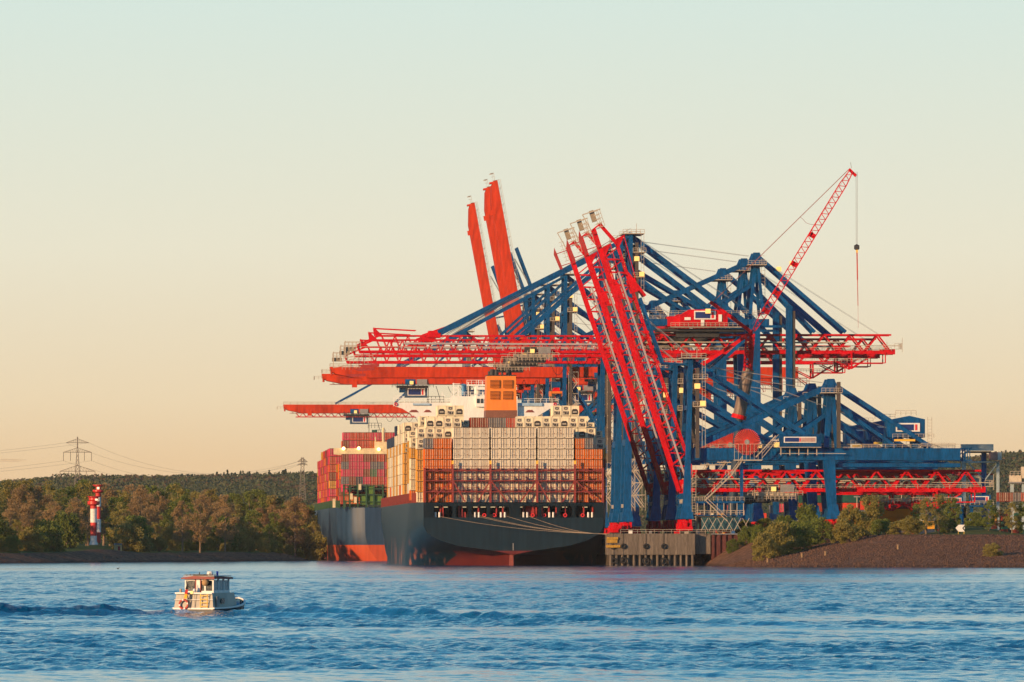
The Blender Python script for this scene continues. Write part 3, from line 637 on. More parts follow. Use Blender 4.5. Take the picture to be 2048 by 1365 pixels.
    if box:
        m = MB(T)
        for v in (-4.2, 4.2):
            m.prism([(-2.2, v - 0.9, hz - 0.2), (-L + 9, v - .9, hz - 0.4), (-L + 2, v - .9, hz + 1.0), (-L, v - .9, hz + 2.2), (-L, v - .9, hz + 3.7), (-2.2, v - .9, hz + 3.7)], (0, 1.8, 0))
        for u in range(8, L, 11): m.box(-u - 0.7, -u, -3.3, 3.3, hz + 0.6, hz + 2.6)
        m.box(-L + 13.5, -L + 11.5, -5.3, -5.1, hz - 1.6, hz + 0.8)
        m.build('boom', ORG, t)
        m = MB(T)
        for v in (-5.5, 5.5): m.rail((-L, v, hz + 3.7), (-3, v, hz + 3.7), 1.2, 3.2, 0.12)
        m.rail((-L - 3, -5.4, hz + 1.4), (-L, -5.4, hz + 1.4), 1.3, 1.2, .12); m.rail((-L - 3, -5.4, hz + 1.4), (-L - 3, 5.4, hz + 1.4), 1.3, 1.8, .12)
        m.build('boom_walkway', TAN, t)
        if boom_ang == 0:
            m = MB()
            for v in (-3.2, 3.2):
                for u in np.arange(-L + 4, -4, 2.2): m.bar((u, v, hz + 0.2), (u + 1.1, v, hz - 0.35), 0.1)
                m.bar((-L + 3, v, hz - .35), (-4, v, hz - .35), 0.12)
            m.build('trolley_rail', DRED, t)
    else:
        m = MB(T)
        for v in (-4, 4):
            m.bar((-1, v, hz), (-L, v, hz), 0.95 if parked else .85); m.bar((-7, v, hz + 5.2), (-L + 6, v, hz + 5.2), 0.42); m.bar((-7, v, hz + 5.2), (-1, v, hz + 2.4), 0.7); m.bar((-1, v, hz), (-1, v, hz + 2.8), 1.2)
            m.bar((-L + 6, v, hz + 5.2), (-L - 1, v, hz + 2.2), 0.5); m.bar((-L, v, hz - .3), (-L - 1, v, hz + 2.4), 0.4)
            n = 17; p = (L - 14) / n
            for i in range(n):
                a = -7 - i * p; m.bar((a, v, hz + 5.2), (a - p / 2, v, hz), 0.26); m.bar((a - p / 2, v, hz), (a - p, v, hz + 5.2), 0.26)
            m.prism([(-L + 7, v - .2, hz + 5.4), (-L + 4.2, v - .2, hz + 8.0), (-L + 4.6, v - .2, hz + 5.2)], (0, .4, 0)); m.bar((-L + 4.3, v, hz + 7.6), (-L + 18, v, hz + 6.9), 0.25)
            # lugs of the stay rods
            m.box(-64, -60, v - 0.5, v + 0.5, hz + 4.6, hz + 6.8); m.bar((-66, v, hz + 5.2), (-58, v, hz + 8.0), 0.8)
        for u in np.arange(3, L, 6.0): m.bar((-u, -4, hz), (-u, 4, hz), 0.22); m.bar((-u, -4, hz + (5.2 if u > 7 else 2)), (-u, 4, hz + (5.2 if u > 7 else 2)), 0.2)
        m.box(-9, -1.2, -5, 5, hz - 0.5, hz + 0.1)
        m.box(-4.2, -1.0, -4.7, 4.7, hz, hz + 3.0)
        m.build('boom', RED, t)
        m = MB(T)
        for k in (() if parked else range(26)):
            u = -5 - k * 2.9; m.bar((u, -5.3, hz + 0.4), (u, -5.3, hz + 1.6), 0.1)
        m.bar((-4, -5.3, hz + 1.6), (-L, -5.3, hz + 1.6), 0.12) if not parked else None
        m.rail((-L - 5, -5, hz + 1), (-L, -5, hz + 1), 2.2, 1.2, .16); m.rail((-L - 5, 5, hz + 1), (-L, 5, hz + 1), 2.2, 1.2, .16); m.bar((-L - 5, -5, hz - 2), (-L - 5, -5, hz + 3.5), 0.3); m.bar((-L - 5, -5, hz - 2), (-L, -5, hz - 1), 0.25)
        m.rail((-L - 2, -5, hz - 2.6), (-L + 4, -5, hz - 2.6), 1.4, 1.2, .14)
        m.build('boom_walkway', TAN, t)
        MB(T).box(-L - 5.4, -L - 2.0, -4.4, -2.2, hz + 0.2, hz + 1.5).build('buffer_housing', mat('buffer_tan', (0.34, 0.27, 0.19), 0.7), t)
        m = MB(T); m.prism([(-L - 1, -5.8, hz - 4.4), (-L + 1, -5.8, hz - 5.2), (-L + 6, -5.8, hz - 4.8), (-L + 6, -5.8, hz - 3.9), (-L + 1, -5.8, hz - 4.2)], (0, 0.6, 0)); m.bar((-L + 5, -5.5, hz - 4.4), (-L + 5, -5.5, hz), 0.25); m.bar((-L + 1, -5.5, hz - 4.4), (-L + 1, -5.5, hz), 0.25); m.build('tip_guard', DRED, t)
        m = MB(T); m.bar((-5, -5.9, hz + 2.4), (-L + 14, -5.9, hz + 2.7), 0.5, 0.55); m.bar((-5, 5.9, hz + 2.4), (-L + 14, 5.9, hz + 2.7), 0.35); m.build('energy_duct', PINK, t)
    # forestays (straight when the boom is down, folded along it when it is up)
    for v in (-4.6, 4.6):
        m = MB()
        if boom_ang == 0:
            m.bar((1, v, top - 1), (-61, v, hz + 6.4 if not box else hz + 4.2), 1.05 if not box else 0.95); m.bar((1, v, top - 3), (-33, v, hz + 5.4 if not box else hz + 4.0), 0.9)
        else:
            a = T(Vector((-58, v, hz + 6.5))); b_ = T(Vector((-36, v, hz + 10.5))) if box else T(Vector((-38, v, hz + 6.8)))
            d_ = Vector((3.0, v, top - (1 if box else 2)))
            m.bar(a, b_, 1.0 if box else 0.6); m.bar(b_, d_, 0.95 if box else 0.5)
            if box:
                m.bar(T(Vector((-33, v, hz + 4))), T(Vector((-20, v, hz + 7.5))), 0.9); m.bar(T(Vector((-20, v, hz + 7.5))), d_, .8)
                m.bar(b_, T(Vector((-36, v, hz + 4))), .5)
        m.build('forestay', BLUE, t)
    if boom_ang: # hoist ropes
        m = MB()
        for v in (-3, -2, 2, 3): m.bar(T(Vector((-54, v, hz + 5))), (2, v, top + 0.5), 0.13)
        m.build('boom_hoist_rope', GREY, t)
    else:
        m = MB()
        for v in (-3, 3): m.bar((-58, v, hz + 6), (1.5, v, top + 0.8), 0.12); m.bar((-56, v, hz + 6), (1.5, v, top + 1.8), 0.12)
        m.build('boom_hoist_rope', GREY, t)
    m = MB()
    for v in (-2, 2): m.bar((2, v, top), (e - 4, v, zt), 0.1); m.bar((2, v, top - 2), (40, v, 44 + dh), 0.09); m.bar((42, v, 44 + dh), (back - 4, v, rt_), 0.08)
    m.build('rope_run', GREY, t)
    # tower-top service platforms, ladders
    for u0, u1, zz in ((-1.5, 5.5, top), (1.8, 6.0, top - 6), (1.8, 5.6, top - 14), (39, 45, 41 + dh)):
        m = MB(); m.box(u0, u1, -V - 2.2, V + 1, zz - 0.25, zz); m.rail((u0, -V - 2.3, zz), (u1, -V - 2.3, zz), 1.2, 1.2, 0.13); m.rail((u0, V + 1, zz), (u1, V + 1, zz), 1.2, 1.2, 0.13); m.build('service_platform', TAN, t)
    m = MB()
    for k in range(14): m.bar((4.4, -V - 2, 30 + dh + k * 1.4), (5.3, -V - 2, 30 + dh + k * 1.4), 0.1)
    for uu in (4.4, 5.3): m.bar((uu, -V - 2, 25 + dh), (uu, -V - 2, top), 0.13)
    m.build('ladder', TAN, t); m = MB()
    for uu in (43.6, 44.8): m.bar((uu, -7, zt), (uu, -6, 43 + dh), 0.13)
    for k in range(16): m.bar((43.6, -6.6, zt + 1 + k * 1.2), (44.8, -6.6, zt + 1 + k * 1.2), 0.1)
    m.build('ladder', TAN, t); MB().bar((3, -V, top), (3, -V, top + 3.2), .15).build('antenna', TAN, t)
    for (u, zz) in ((4.6, 37 + dh), (3.0, top - 9), (26, zt + 0.2)) + (((53.2, 40.5 + dh),) if kind == 'high' else ()):
        MB().box(u - .8, u + .8, -V - 2.6, -V - 1.6, zz, zz + 1.5).build('flood_lamp', LAMPY, t)
    if kind == 'high':
        m = MB(); m.box(51.4, 53.4, -V - 1, -V + 1, 7, 60.5 + dh - 33); m.bar((43, -V, 21 + dh), (52, -V, 21 + dh), .8); m.build('rear_column', BLUE, t)
        MB().box(53.4, 54.4, -V - .7, -V + .3, 12, 39 + dh - 13).build('energy_chain', CHAIN, t)
    # machine house, electrical house, cable reel
    if parked:
        hs = MB().prism([(58.5, -5.5, 28), (69.5, -5.5, 28), (69.5, -5.5, 33.3), (65, -5.5, 34.3), (58.5, -5.5, 33.0)], (0, 11, 0)).box(58, 60, -5, 5, 25.2, 28).box(66, 68, -5, 5, 25.2, 28).build('machine_house', BLUE, t)
        m = MB(); m.box(61, 68, -5.75, -5.52, 29.7, 32.2, 0).box(61.4, 66.2, -5.85, -5.76, 30.1, 31.8, 1).box(66.6, 67.2, -5.85, -5.76, 30.1, 31.8, 2); m.build('sign_panel', SIGNM, hs)
        m = MB().rail((60, -6.6, 27.8), (72, -6.6, 27.8), 1.2, 1.5, .12).rail((61, -5, 34.4), (67, -5, 34.4), 1.4, 1.4, .12).rail((68, -V, 25), (78, -V, 25), 1.3, 1.8, .12)
        for k in range(10): m.bar((70.2, -6.4, 25 + k * .9), (71.4, -6.4, 25 + k * .9), .1)
        m.bar((70.2, -6.4, 25), (70.2, -6.4, 34), .12).bar((71.4, -6.4, 25), (71.4, -6.4, 34), .12); m.build('house_railing', TAN, hs)
        MB().box(60.5, 66.5, -6.8, -5.6, 26.9, 27.5).build('hoist_crane_beam', YEL, hs)
        eh = MB().box(26.7, 38.8, -V - 3.6, -V - 0.6, 25.2, 28.9)
        for k in range(30): eh.box(26.8 + k * .4, 26.98 + k * .4, -V - 3.72, -V - 3.6, 25.3, 28.8)
        eh = eh.build('electrical_house', BLUE, t)
        m = MB().box(27.9, 37.3, -V - 3.9, -V - 3.74, 26.4, 28.1, 0).box(28.2, 32.3, -V - 4.0, -V - 3.91, 26.65, 27.85, 1).box(32.45, 32.75, -V - 4.0, -V - 3.91, 26.65, 27.85, 2).box(32.9, 37.0, -V - 4.0, -V - 3.91, 26.65, 27.85, 3)
        m.build('sign_panel', SIGNM + [mat('faded_pink', (0.5, 0.32, 0.29), 0.6)], eh)
        m = MB()
        for k in range(5): m.bar((27.2 + k * 2.6, -V - 1.8, 22.8), (27.2 + k * 2.6, -V - 1.8, 25.2), .25)
        m.bar((26.8, -V - 1.8, 23.3), (46, -V - 1.8, 23.3), .15); m.box(26.7, 38.8, -V - 3.6, -V - .3, 25.0, 25.18); m.build('house_support', TAN, eh)
        # reel: rim, hub and radial fins
        m = MB(); cx_, cz_ = 17.3, 26.6; yy = -V - 3.0
        vs = [];
        for k in range(44):
            a = 2 * math.pi * k / 44; d_ = Vector((math.cos(a), 0, math.sin(a)))
            m.bar(Vector((cx_, yy, cz_)) + d_ * 0.7, Vector((cx_, yy, cz_)) + d_ * 3.8, 0.10, w1=0.25)
        rl = m.build('cable_reel', mat('reel_red', (0.78, 0.05, 0.03), .5), t)
        m = MB().tube((cx_, yy - 0.2, cz_), (cx_, yy + 2.2, cz_), 0.75, n=14); m.build('reel_hub', GREY, rl)
        MB().tube((cx_, yy + 0.5, cz_), (cx_, yy + 0.9, cz_), 3.5, n=32).build('reel_core', mat('reel_core_tan', (0.22, 0.12, 0.10), .7), rl)
        m = MB(); m.rail((13.6, yy - 1, 21.5), (21.6, yy - 1, 21.5), 4.5, 1.1, .1); m.box(13.6, 21.6, yy - 1.2, yy + 3, 21.2, 21.5); m.bar((21.6, yy - 1, 22), (26.4, yy - 1, 27.6), .18); m.bar((21.6, yy - 1, 23.2), (26.4, yy - 1, 28.8), .12); m.bar((19.8, yy - .8, 22.2), (25.6, yy - .8, 28.4), .3)
        m.build('reel_cage', TAN, rl)
        # stair down the waterside leg
        m = MB()
        for (a, b_) in (((5.0, 9.5), (12.8, 17.0)), ((12.8, 17.0), (16.0, 21.4))):
            for dz in (0, 0.2, 1.2): m.bar((a[0], yy - .6, a[1] + dz), (b_[0], yy - .6, b_[1] + dz), .24 if dz < 1 else .14)
            for k in range(9):
                q = k / 8; m.bar((a[0] + (b_[0] - a[0]) * q, yy - .6, a[1] + (b_[1] - a[1]) * q), (a[0] + (b_[0] - a[0]) * q, yy - .6, a[1] + (b_[1] - a[1]) * q + 1.2), .1)
        m.rail((2, yy - .6, 9.5), (5.5, yy - .6, 9.5), 1.2, 1, .12); m.rail((11, yy - .6, 17), (14, yy - .6, 17), 1.2, 1, .12)
        m.bar((5.5, yy - .6, 9.5), (11.5, yy - .6, 3.8), .24); m.bar((5.5, yy - .6, 10.6), (11.5, yy - .6, 4.9), .14)
        for k in range(24): m.bar((1.5, -V - 1.8, 1 + k * .8), (2.6, -V - 1.8, 1 + k * .8), .1)
        for uu in (1.5, 2.6): m.bar((uu, -V - 1.8, 0), (uu, -V - 1.8, 20), .13)
        m.build('stair', TAN, t)
        # lower service deck
        m = MB().box(2.5, 16.5, -V - 3, V, 5.3, 5.6).box(2.5, 16.5, -V - 3.2, -V - 2.8, 8.9, 9.5)
        m.build('lower_deck', BLUE, t)
        m = MB()
        for k in range(8): m.bar((3 + k * 1.9, -V - 3.1, 5.4), (3 + k * 1.9, -V - 3.1, 9), .2)
        m.rail((2.5, -V - 3.1, 9.5), (16.5, -V - 3.1, 9.5), 1.2, 1.2, .12); m.rail((2.5, -V - 3.1, 5.6), (16.5, -V - 3.1, 5.6), 1.2, 1.2, .12)
        for k in range(6): m.bar((4 + k * 2.4, -V - 2.8, 1.0), (6 + k * 2.4, -V - 2.8, 4.6), .16); m.bar((6 + k * 2.4, -V - 2.8, 1.0), (4 + k * 2.4, -V - 2.8, 4.6), .12)
        m.build('deck_frame', TAN, t)
        MB().bar((15.8, -V - 2, 5), (15.8, -V - 2, 21.4), .9).build('deck_post', BLUE, t)
        MB().box(4.2, 15, -V - 1.5, V - 3, 1.4, 4.9).build('transformer_box', mat('teal_box', (0.02, 0.09, 0.12), .6), t)
    else:
        u0 = 18
        if box:
            hs = MB().box(30, 42, -5, 5, zt + 0.3, zt + 5.5).build('machine_house', DRED, t)
        else:
            hs = MB().prism([(17, -9.6, 44.2 - 23 + dh - .2), (32.5, -9.6, 21 + dh), (32.5, -9.6, 25.0 + dh), (29, -9.6, 26.4 + dh), (20, -9.6, 26.4 + dh), (17, -9.6, 24.6 + dh)], (0, 12, 0)).box(13, 17, -9, 3, 21 + dh, 24.2 + dh)
            for k in range(34): hs.box(17.2 + k * .45, 17.36 + k * .45, -9.72, -9.6, 21.3 + dh, 24.8 + dh)
            hs = hs.build('machine_house', RED, t)
            m = MB().box(21.6, 28.6, -10.0, -9.74, 23.2 + dh, 26.0 + dh, 0).box(22, 26.8, -10.1, -10.01, 23.6 + dh, 25.6 + dh, 1).box(27.2, 28.0, -10.1, -10.01, 23.6 + dh, 25.6 + dh, 2); m.build('sign_panel', SIGNM, hs)
            MB().box(23.8, 24.9, -10.0, -9.74, 21.1 + dh, 23.1 + dh).box(29.5, 30.6, -10.0, -9.74, 22.5 + dh, 24.8 + dh).box(18.5, 20.5, -10.0, -9.74, 23 + dh, 23.9 + dh).build('door', WHITE, hs)
            MB().rail((14, -10.8, 20.9 + dh), (37, -10.8, 20.9 + dh), 1.2, 1.4, .12).box(14, 37, -10.9, -5, 20.6 + dh, 20.85 + dh).build('house_railing', TAN, hs)
            MB().box(10, 38, -8.2, 8.2, 19.4 + dh, 20.3 + dh).box(16, 30, -6, 6, 17.6 + dh, 19.2 + dh).build('machinery_deck', DARK, t)
    # trolley with cab under the girder or boom
    tu = 26 if parked else (-30 if not box else (-51 if boom_ang == 0 else 20))
    m = MB().box(tu - 6, tu + 6, -5, 5, rb_ - 1.6, rb_ - 0.8)
    for k in range(7): m.bar((tu - 6 + k * 2, -5.2, rb_ - 2.6), (tu - 6 + k * 2, -5.2, rb_ + .4), .16)
    m.rail((tu - 8, -5.4, rb_ - 1.6), (tu + 8, -5.4, rb_ - 1.6), 1.3, 1.4, .14).rail((tu - 5, -5.4, rb_ - 3), (tu + 6, -5.4, rb_ - 3), 1.2, 1.2, .14)
    tr_ = m.build('trolley', TAN if not box else DARK, t)
    MB().box(tu - 5, tu + 4, -3.5, 3.5, rb_ - 3.4, rb_ - 1.7).box(tu - 3, tu + 1, -5.2, -4.0, rb_ - .6, rb_ + 1.6).build('hoist_gear', DARK if not box else BLUE, tr_)
    m = MB().box(tu + 1.5, tu + 5.5, -5.6, -3.6, rb_ - 0.6, rb_ + 1.6); m.build('operator_cab', GREY, tr_)
    MB().box(tu - 1.2, tu + .2, -6.0, -5.3, rb_ - .4, rb_ + .9).build('flood_lamp', LAMPY, tr_)
    if box:
        hb = MB().box(tu - 3, tu + 5.6, -4, 3, rb_ - 5.4, rb_ - 1.4).bar((tu - 2, -2, rb_ - 1.6), (tu - 2, -2, rb_ - 1), .3).bar((tu + 4, -2, rb_ - 1.6), (tu + 4, -2, rb_ - 1), .3).build('electrical_house', mat('slate_blue_paint', (0.04, 0.09, 0.17), .6), tr_)
        MB().box(tu - 2, tu + 4.8, -4.25, -4.02, rb_ - 4.7, rb_ - 1.9, 0).box(tu - 1.7, tu + 3.1, -4.35, -4.26, rb_ - 4.4, rb_ - 2.2, 1).box(tu + 3.5, tu + 4.1, -4.35, -4.26, rb_ - 4.4, rb_ - 2.2, 2).build('sign_panel', SIGNM, tr_)
        m = MB().rail((tu + 5.6, -4, rb_ - 7.4), (tu + 12, -4, rb_ - 7.4), 2.4, 1.3, .18).bar((tu + 6, -4, rb_ - 10.5), (tu + 6, -4, rb_ - 1), .25).bar((tu + 12, -4, rb_ - 10.5), (tu + 9, -4, rb_ - 1), .22).rail((tu + 9, -4, rb_ - 10.8), (tu + 14, -4, rb_ - 10.8), 2.6, 1.6, .18)
        m.build('cab_frame', DARK, tr_)
        MB().box(tu + 7.4, tu + 10, -4.6, -2.4, rb_ - 11, rb_ - 8.2).build('operator_cab', mat('cab_green_glass', (0.03, 0.1, 0.07), .3), tr_)
    if boom_ang == 0:   # slack power cables in loops under the boom
        m = MB(); u = tu + 14
        while u < -8:
            pts = [Vector((u + 4.5 * k / 6, 5.2, rb_ - 1 - 3.2 * (1 - (k / 3 - 1) ** 2))) for k in range(7)]
            for a, b_ in zip(pts[:-1], pts[1:]): m.bar(a, b_, .16)
            u += 4.7
        m.build('festoon_cable', DARK, t)
    return t
def rail_pos(D):       # the waterside rail: through photo x=1369 at depth 2487
    return Vector(((1369 - CX) * 2487 / F - math.tan(TH) * (D - 2487), D, QZ))
def place(o, D, label=None):
    o.location = rail_pos(D)
    if label: o['label'] = label
    return o
lowc = make_crane('container_crane', 'nearest blue crane with low girder and raised red lattice boom', 'low', 0, 71.7, 'low cranes with raised red lattice booms')
c2 = copy_tree(lowc); c3 = copy_tree(lowc)
def place_low(o, D, label=None):
    o.location = ((1369 - CX) * 2395 / F - math.tan(TH) * (D - 2395), D, QZ - .15); o.scale = (.962, .962, .962)
    if label: o['label'] = label
place_low(lowc, 2395); place_low(c2, 2461, 'middle one of three low blue cranes with raised red lattice booms'); place_low(c3, 2533, 'farthest and leftmost-boomed of three low blue cranes with raised red lattice booms')
hi = make_crane('container_crane', 'nearest tall blue crane with level red lattice boom and red machine house', 'high', 46.5, 0, 'tall cranes with level red lattice booms')
h2 = copy_tree(hi); h3 = copy_tree(hi)
place(hi, 2780); place(h2, 2836, 'second tall blue crane with level red lattice boom, slightly lower in the picture'); place(h3, 2936, 'farthest tall blue crane with level lattice boom, its tip leftmost of three lattice tips')
bx = make_crane('container_crane', 'blue crane with level orange-red box boom just above the orange funnel', 'box', 46.5, 0, 'cranes with level orange-red box booms')
b2 = copy_tree(bx); b3 = copy_tree(bx)
CH[bx.name][-2 if False else [c.name.split('.')[0] for c in CH[bx.name]].index('trolley')].location.x = 66; place(bx, 3190); place(b2, 3320, 'blue crane with second level orange-red box boom, passing behind the orange funnel'); m = MB()
for v in (-4.2, 4.2):
    for u in np.arange(-80, -6, 3.4): m.bar((u, v, 59.1), (u + 1.7, v, 57.2), .22); m.bar((u + 1.7, v, 57.2), (u + 3.4, v, 59.1), .22)
    m.bar((-80, v, 57.2), (-6, v, 57.2), .35)
for u in np.arange(-80, -6, 3.4): m.bar((u, -4.2, 57.2), (u, 4.2, 57.2), .2)
m.build('underslung_truss', RED, b3)
b3.scale = (1, 1, 1.022)
place(b3, 4125, 'farthest crane with level red box boom, lowest and leftmost in the picture')
rx = make_crane('container_crane', 'crane with tallest raised orange-red box boom', 'box', 46.5, 79.6, 'cranes with raised orange-red box booms')
r2 = copy_tree(rx); r3 = copy_tree(rx)
place(rx, 3441); place(r2, 3500, 'crane whose raised box boom stands close against the tallest one'); place(r3, 3665, 'crane with separate leftmost raised orange-red box boom')

# ------------------------------------------------------------------ mobile crane with luffing red lattice jib
MD = 2430.0
mc_ = thing('mobile_crane', 'red lattice-jib mobile crane towering over the quay with hook hanging free', 'mobile crane', P(1440, 1068, MD) * 1, 0)
mc_.location.z = QZ; MO = mc_.location.copy()
def mp_(px, py, dy=0): q = P(px, py, MD) - MO; q.y += dy; return q
MB().tube(mp_(1462, 1050), mp_(1478, 833), 1.3, 1.2, 12).build('tower_section', mat('dark_blue_steel', (0.02, 0.05, 0.1), .6), mc_)
m = MB().tube(mp_(1478, 832), mp_(1497, 738), 1.75, 1.65, 14); m.build('telescopic_boom', mat('bronze_grey_paint', (0.19, 0.13, 0.10), .55), mc_, smooth=False)
MB().tube(mp_(1477, 838), mp_(1479, 830), 2.1, n=14).build('boom_collar', RED, mc_)
m = MB()
for dy in (-1.3, 1.3):
    m.bar(mp_(1488, 742, dy), mp_(1493, 668, dy), .5); m.bar(mp_(1503, 742, dy), mp_(1508, 668, dy), .5)
    for k in range(7): m.bar(mp_(1488 + k, 738 - k * 10, dy), mp_(1504 + k, 729 - k * 10, dy), .22); m.bar(mp_(1504 + k, 738 - k * 10, dy), mp_(1488 + k, 729 - k * 10, dy), .22)
m.bar(mp_(1499, 745), mp_(1502, 662), 1.0); m.build('jib_adapter', RED, mc_)
m = MB()
for dy in (-1, 1):
    m.bar(mp_(1500, 668, dy), mp_(1400, 733, dy), .95); m.bar(mp_(1502, 664, dy), mp_(1420, 604, dy), .85)
m.build('luffing_mast', RED, mc_)
m = MB(); a0, a1 = mp_(1506, 664), mp_(1703, 342); d_ = (a1 - a0).normalized(); nn = Vector((d_.z, 0, -d_.x)); L_ = (a1 - a0).length
def wd(q): return 0.25 + 0.7 * min(1, q / 0.1) * min(1, (1 - q) / 0.08 + 0.35)
K = 58
for sy_ in (-1, 1):
    for sx_ in (-1, 1):
        for k in range(12):
            q0, q1 = k / 12, (k + 1) / 12
            m.bar(a0 + d_ * L_ * q0 + nn * sx_ * wd(q0) + Vector((0, sy_ * wd(q0) * .9, 0)), a0 + d_ * L_ * q1 + nn * sx_ * wd(q1) + Vector((0, sy_ * wd(q1) * .9, 0)), .27)
    for k in range(K):
        q0, q1 = k / K, (k + 1) / K; sg = 1 if k % 2 else -1
        m.bar(a0 + d_ * L_ * q0 + nn * sg * wd(q0) + Vector((0, sy_ * wd(q0) * .9, 0)), a0 + d_ * L_ * q1 - nn * sg * wd(q1) + Vector((0, sy_ * wd(q1) * .9, 0)), .11)
for q in (0.13, 0.24, 0.42, 0.6): c_ = a0 + d_ * L_ * q; m.bar(c_ - nn * 1.1, c_ + nn * 1.1, .35, 1.4)
m.bar(a1 - nn * .8, a1 + nn * 1.9 - d_ * .6, .8); m.build('jib', RED, mc_)
m = MB(); m.bar(mp_(1700, 337), mp_(1500, 533), .2); m.bar(mp_(1500, 533), mp_(1424, 606), .2); m.bar(mp_(1697, 345), mp_(1504, 650), .07)
pts = [(1600, 434), (1607, 440), (1612, 446), (1620, 449), (1628, 450)]
for p, q in zip(pts[:-1], pts[1:]): m.bar(mp_(*p), mp_(*q), .1)
m.build('jib_stay', mat('stay_rope_red', (0.30, 0.10, 0.08), .6), mc_)
m = MB(); m.bar(mp_(1712, 344), mp_(1712.3, 490), .1); m.bar(mp_(1714.5, 344), mp_(1714.5, 490), .1); m.bar(mp_(1703, 337), mp_(1701, 325), .12); hr = m.build('hoist_rope', GREY, mc_)
c_ = mp_(1713.5, 495); MB().add([tuple(c_ + Vector((x * .75, y * .5, z * .85))) for x, y, z in [(-1, -1, -.6), (1, -1, -.6), (1, 1, -.6), (-1, 1, -.6), (-1, -1, .6), (1, -1, .6), (1, 1, .6), (-1, 1, .6), (0, 0, 1.1), (0, 0, -1.1)]],
    [(0, 1, 5, 4), (1, 2, 6, 5), (2, 3, 7, 6), (3, 0, 4, 7), (4, 5, 8), (5, 6, 8), (6, 7, 8), (7, 4, 8), (1, 0, 9), (2, 1, 9), (3, 2, 9), (0, 3, 9)]).build('hook_block', DARK, hr)
MB().bar(mp_(1713.8, 500), mp_(1714, 506), .5).build('hook', YEL, hr)
MB().bar(mp_(1714, 506), mp_(1715, 560), .34).bar(mp_(1715, 560), mp_(1716, 612), .2).bar(mp_(1716, 612), mp_(1716.5, 656), .07).build('lifting_sling', mat('sling_red', (0.5, 0.05, 0.03), .8), hr)
m = MB().box(-9, 9, -2, 2, 0.9, 2.6).box(-8, -2, -2, 2, 2.6, 5)
for k in range(7):
    for y in (-1.9, 1.9): m.tube((-7.5 + k * 2.5, y - .3, .8), (-7.5 + k * 2.5, y + .3, .8), .8, n=12)
m.build('carrier', DARK, mc_)

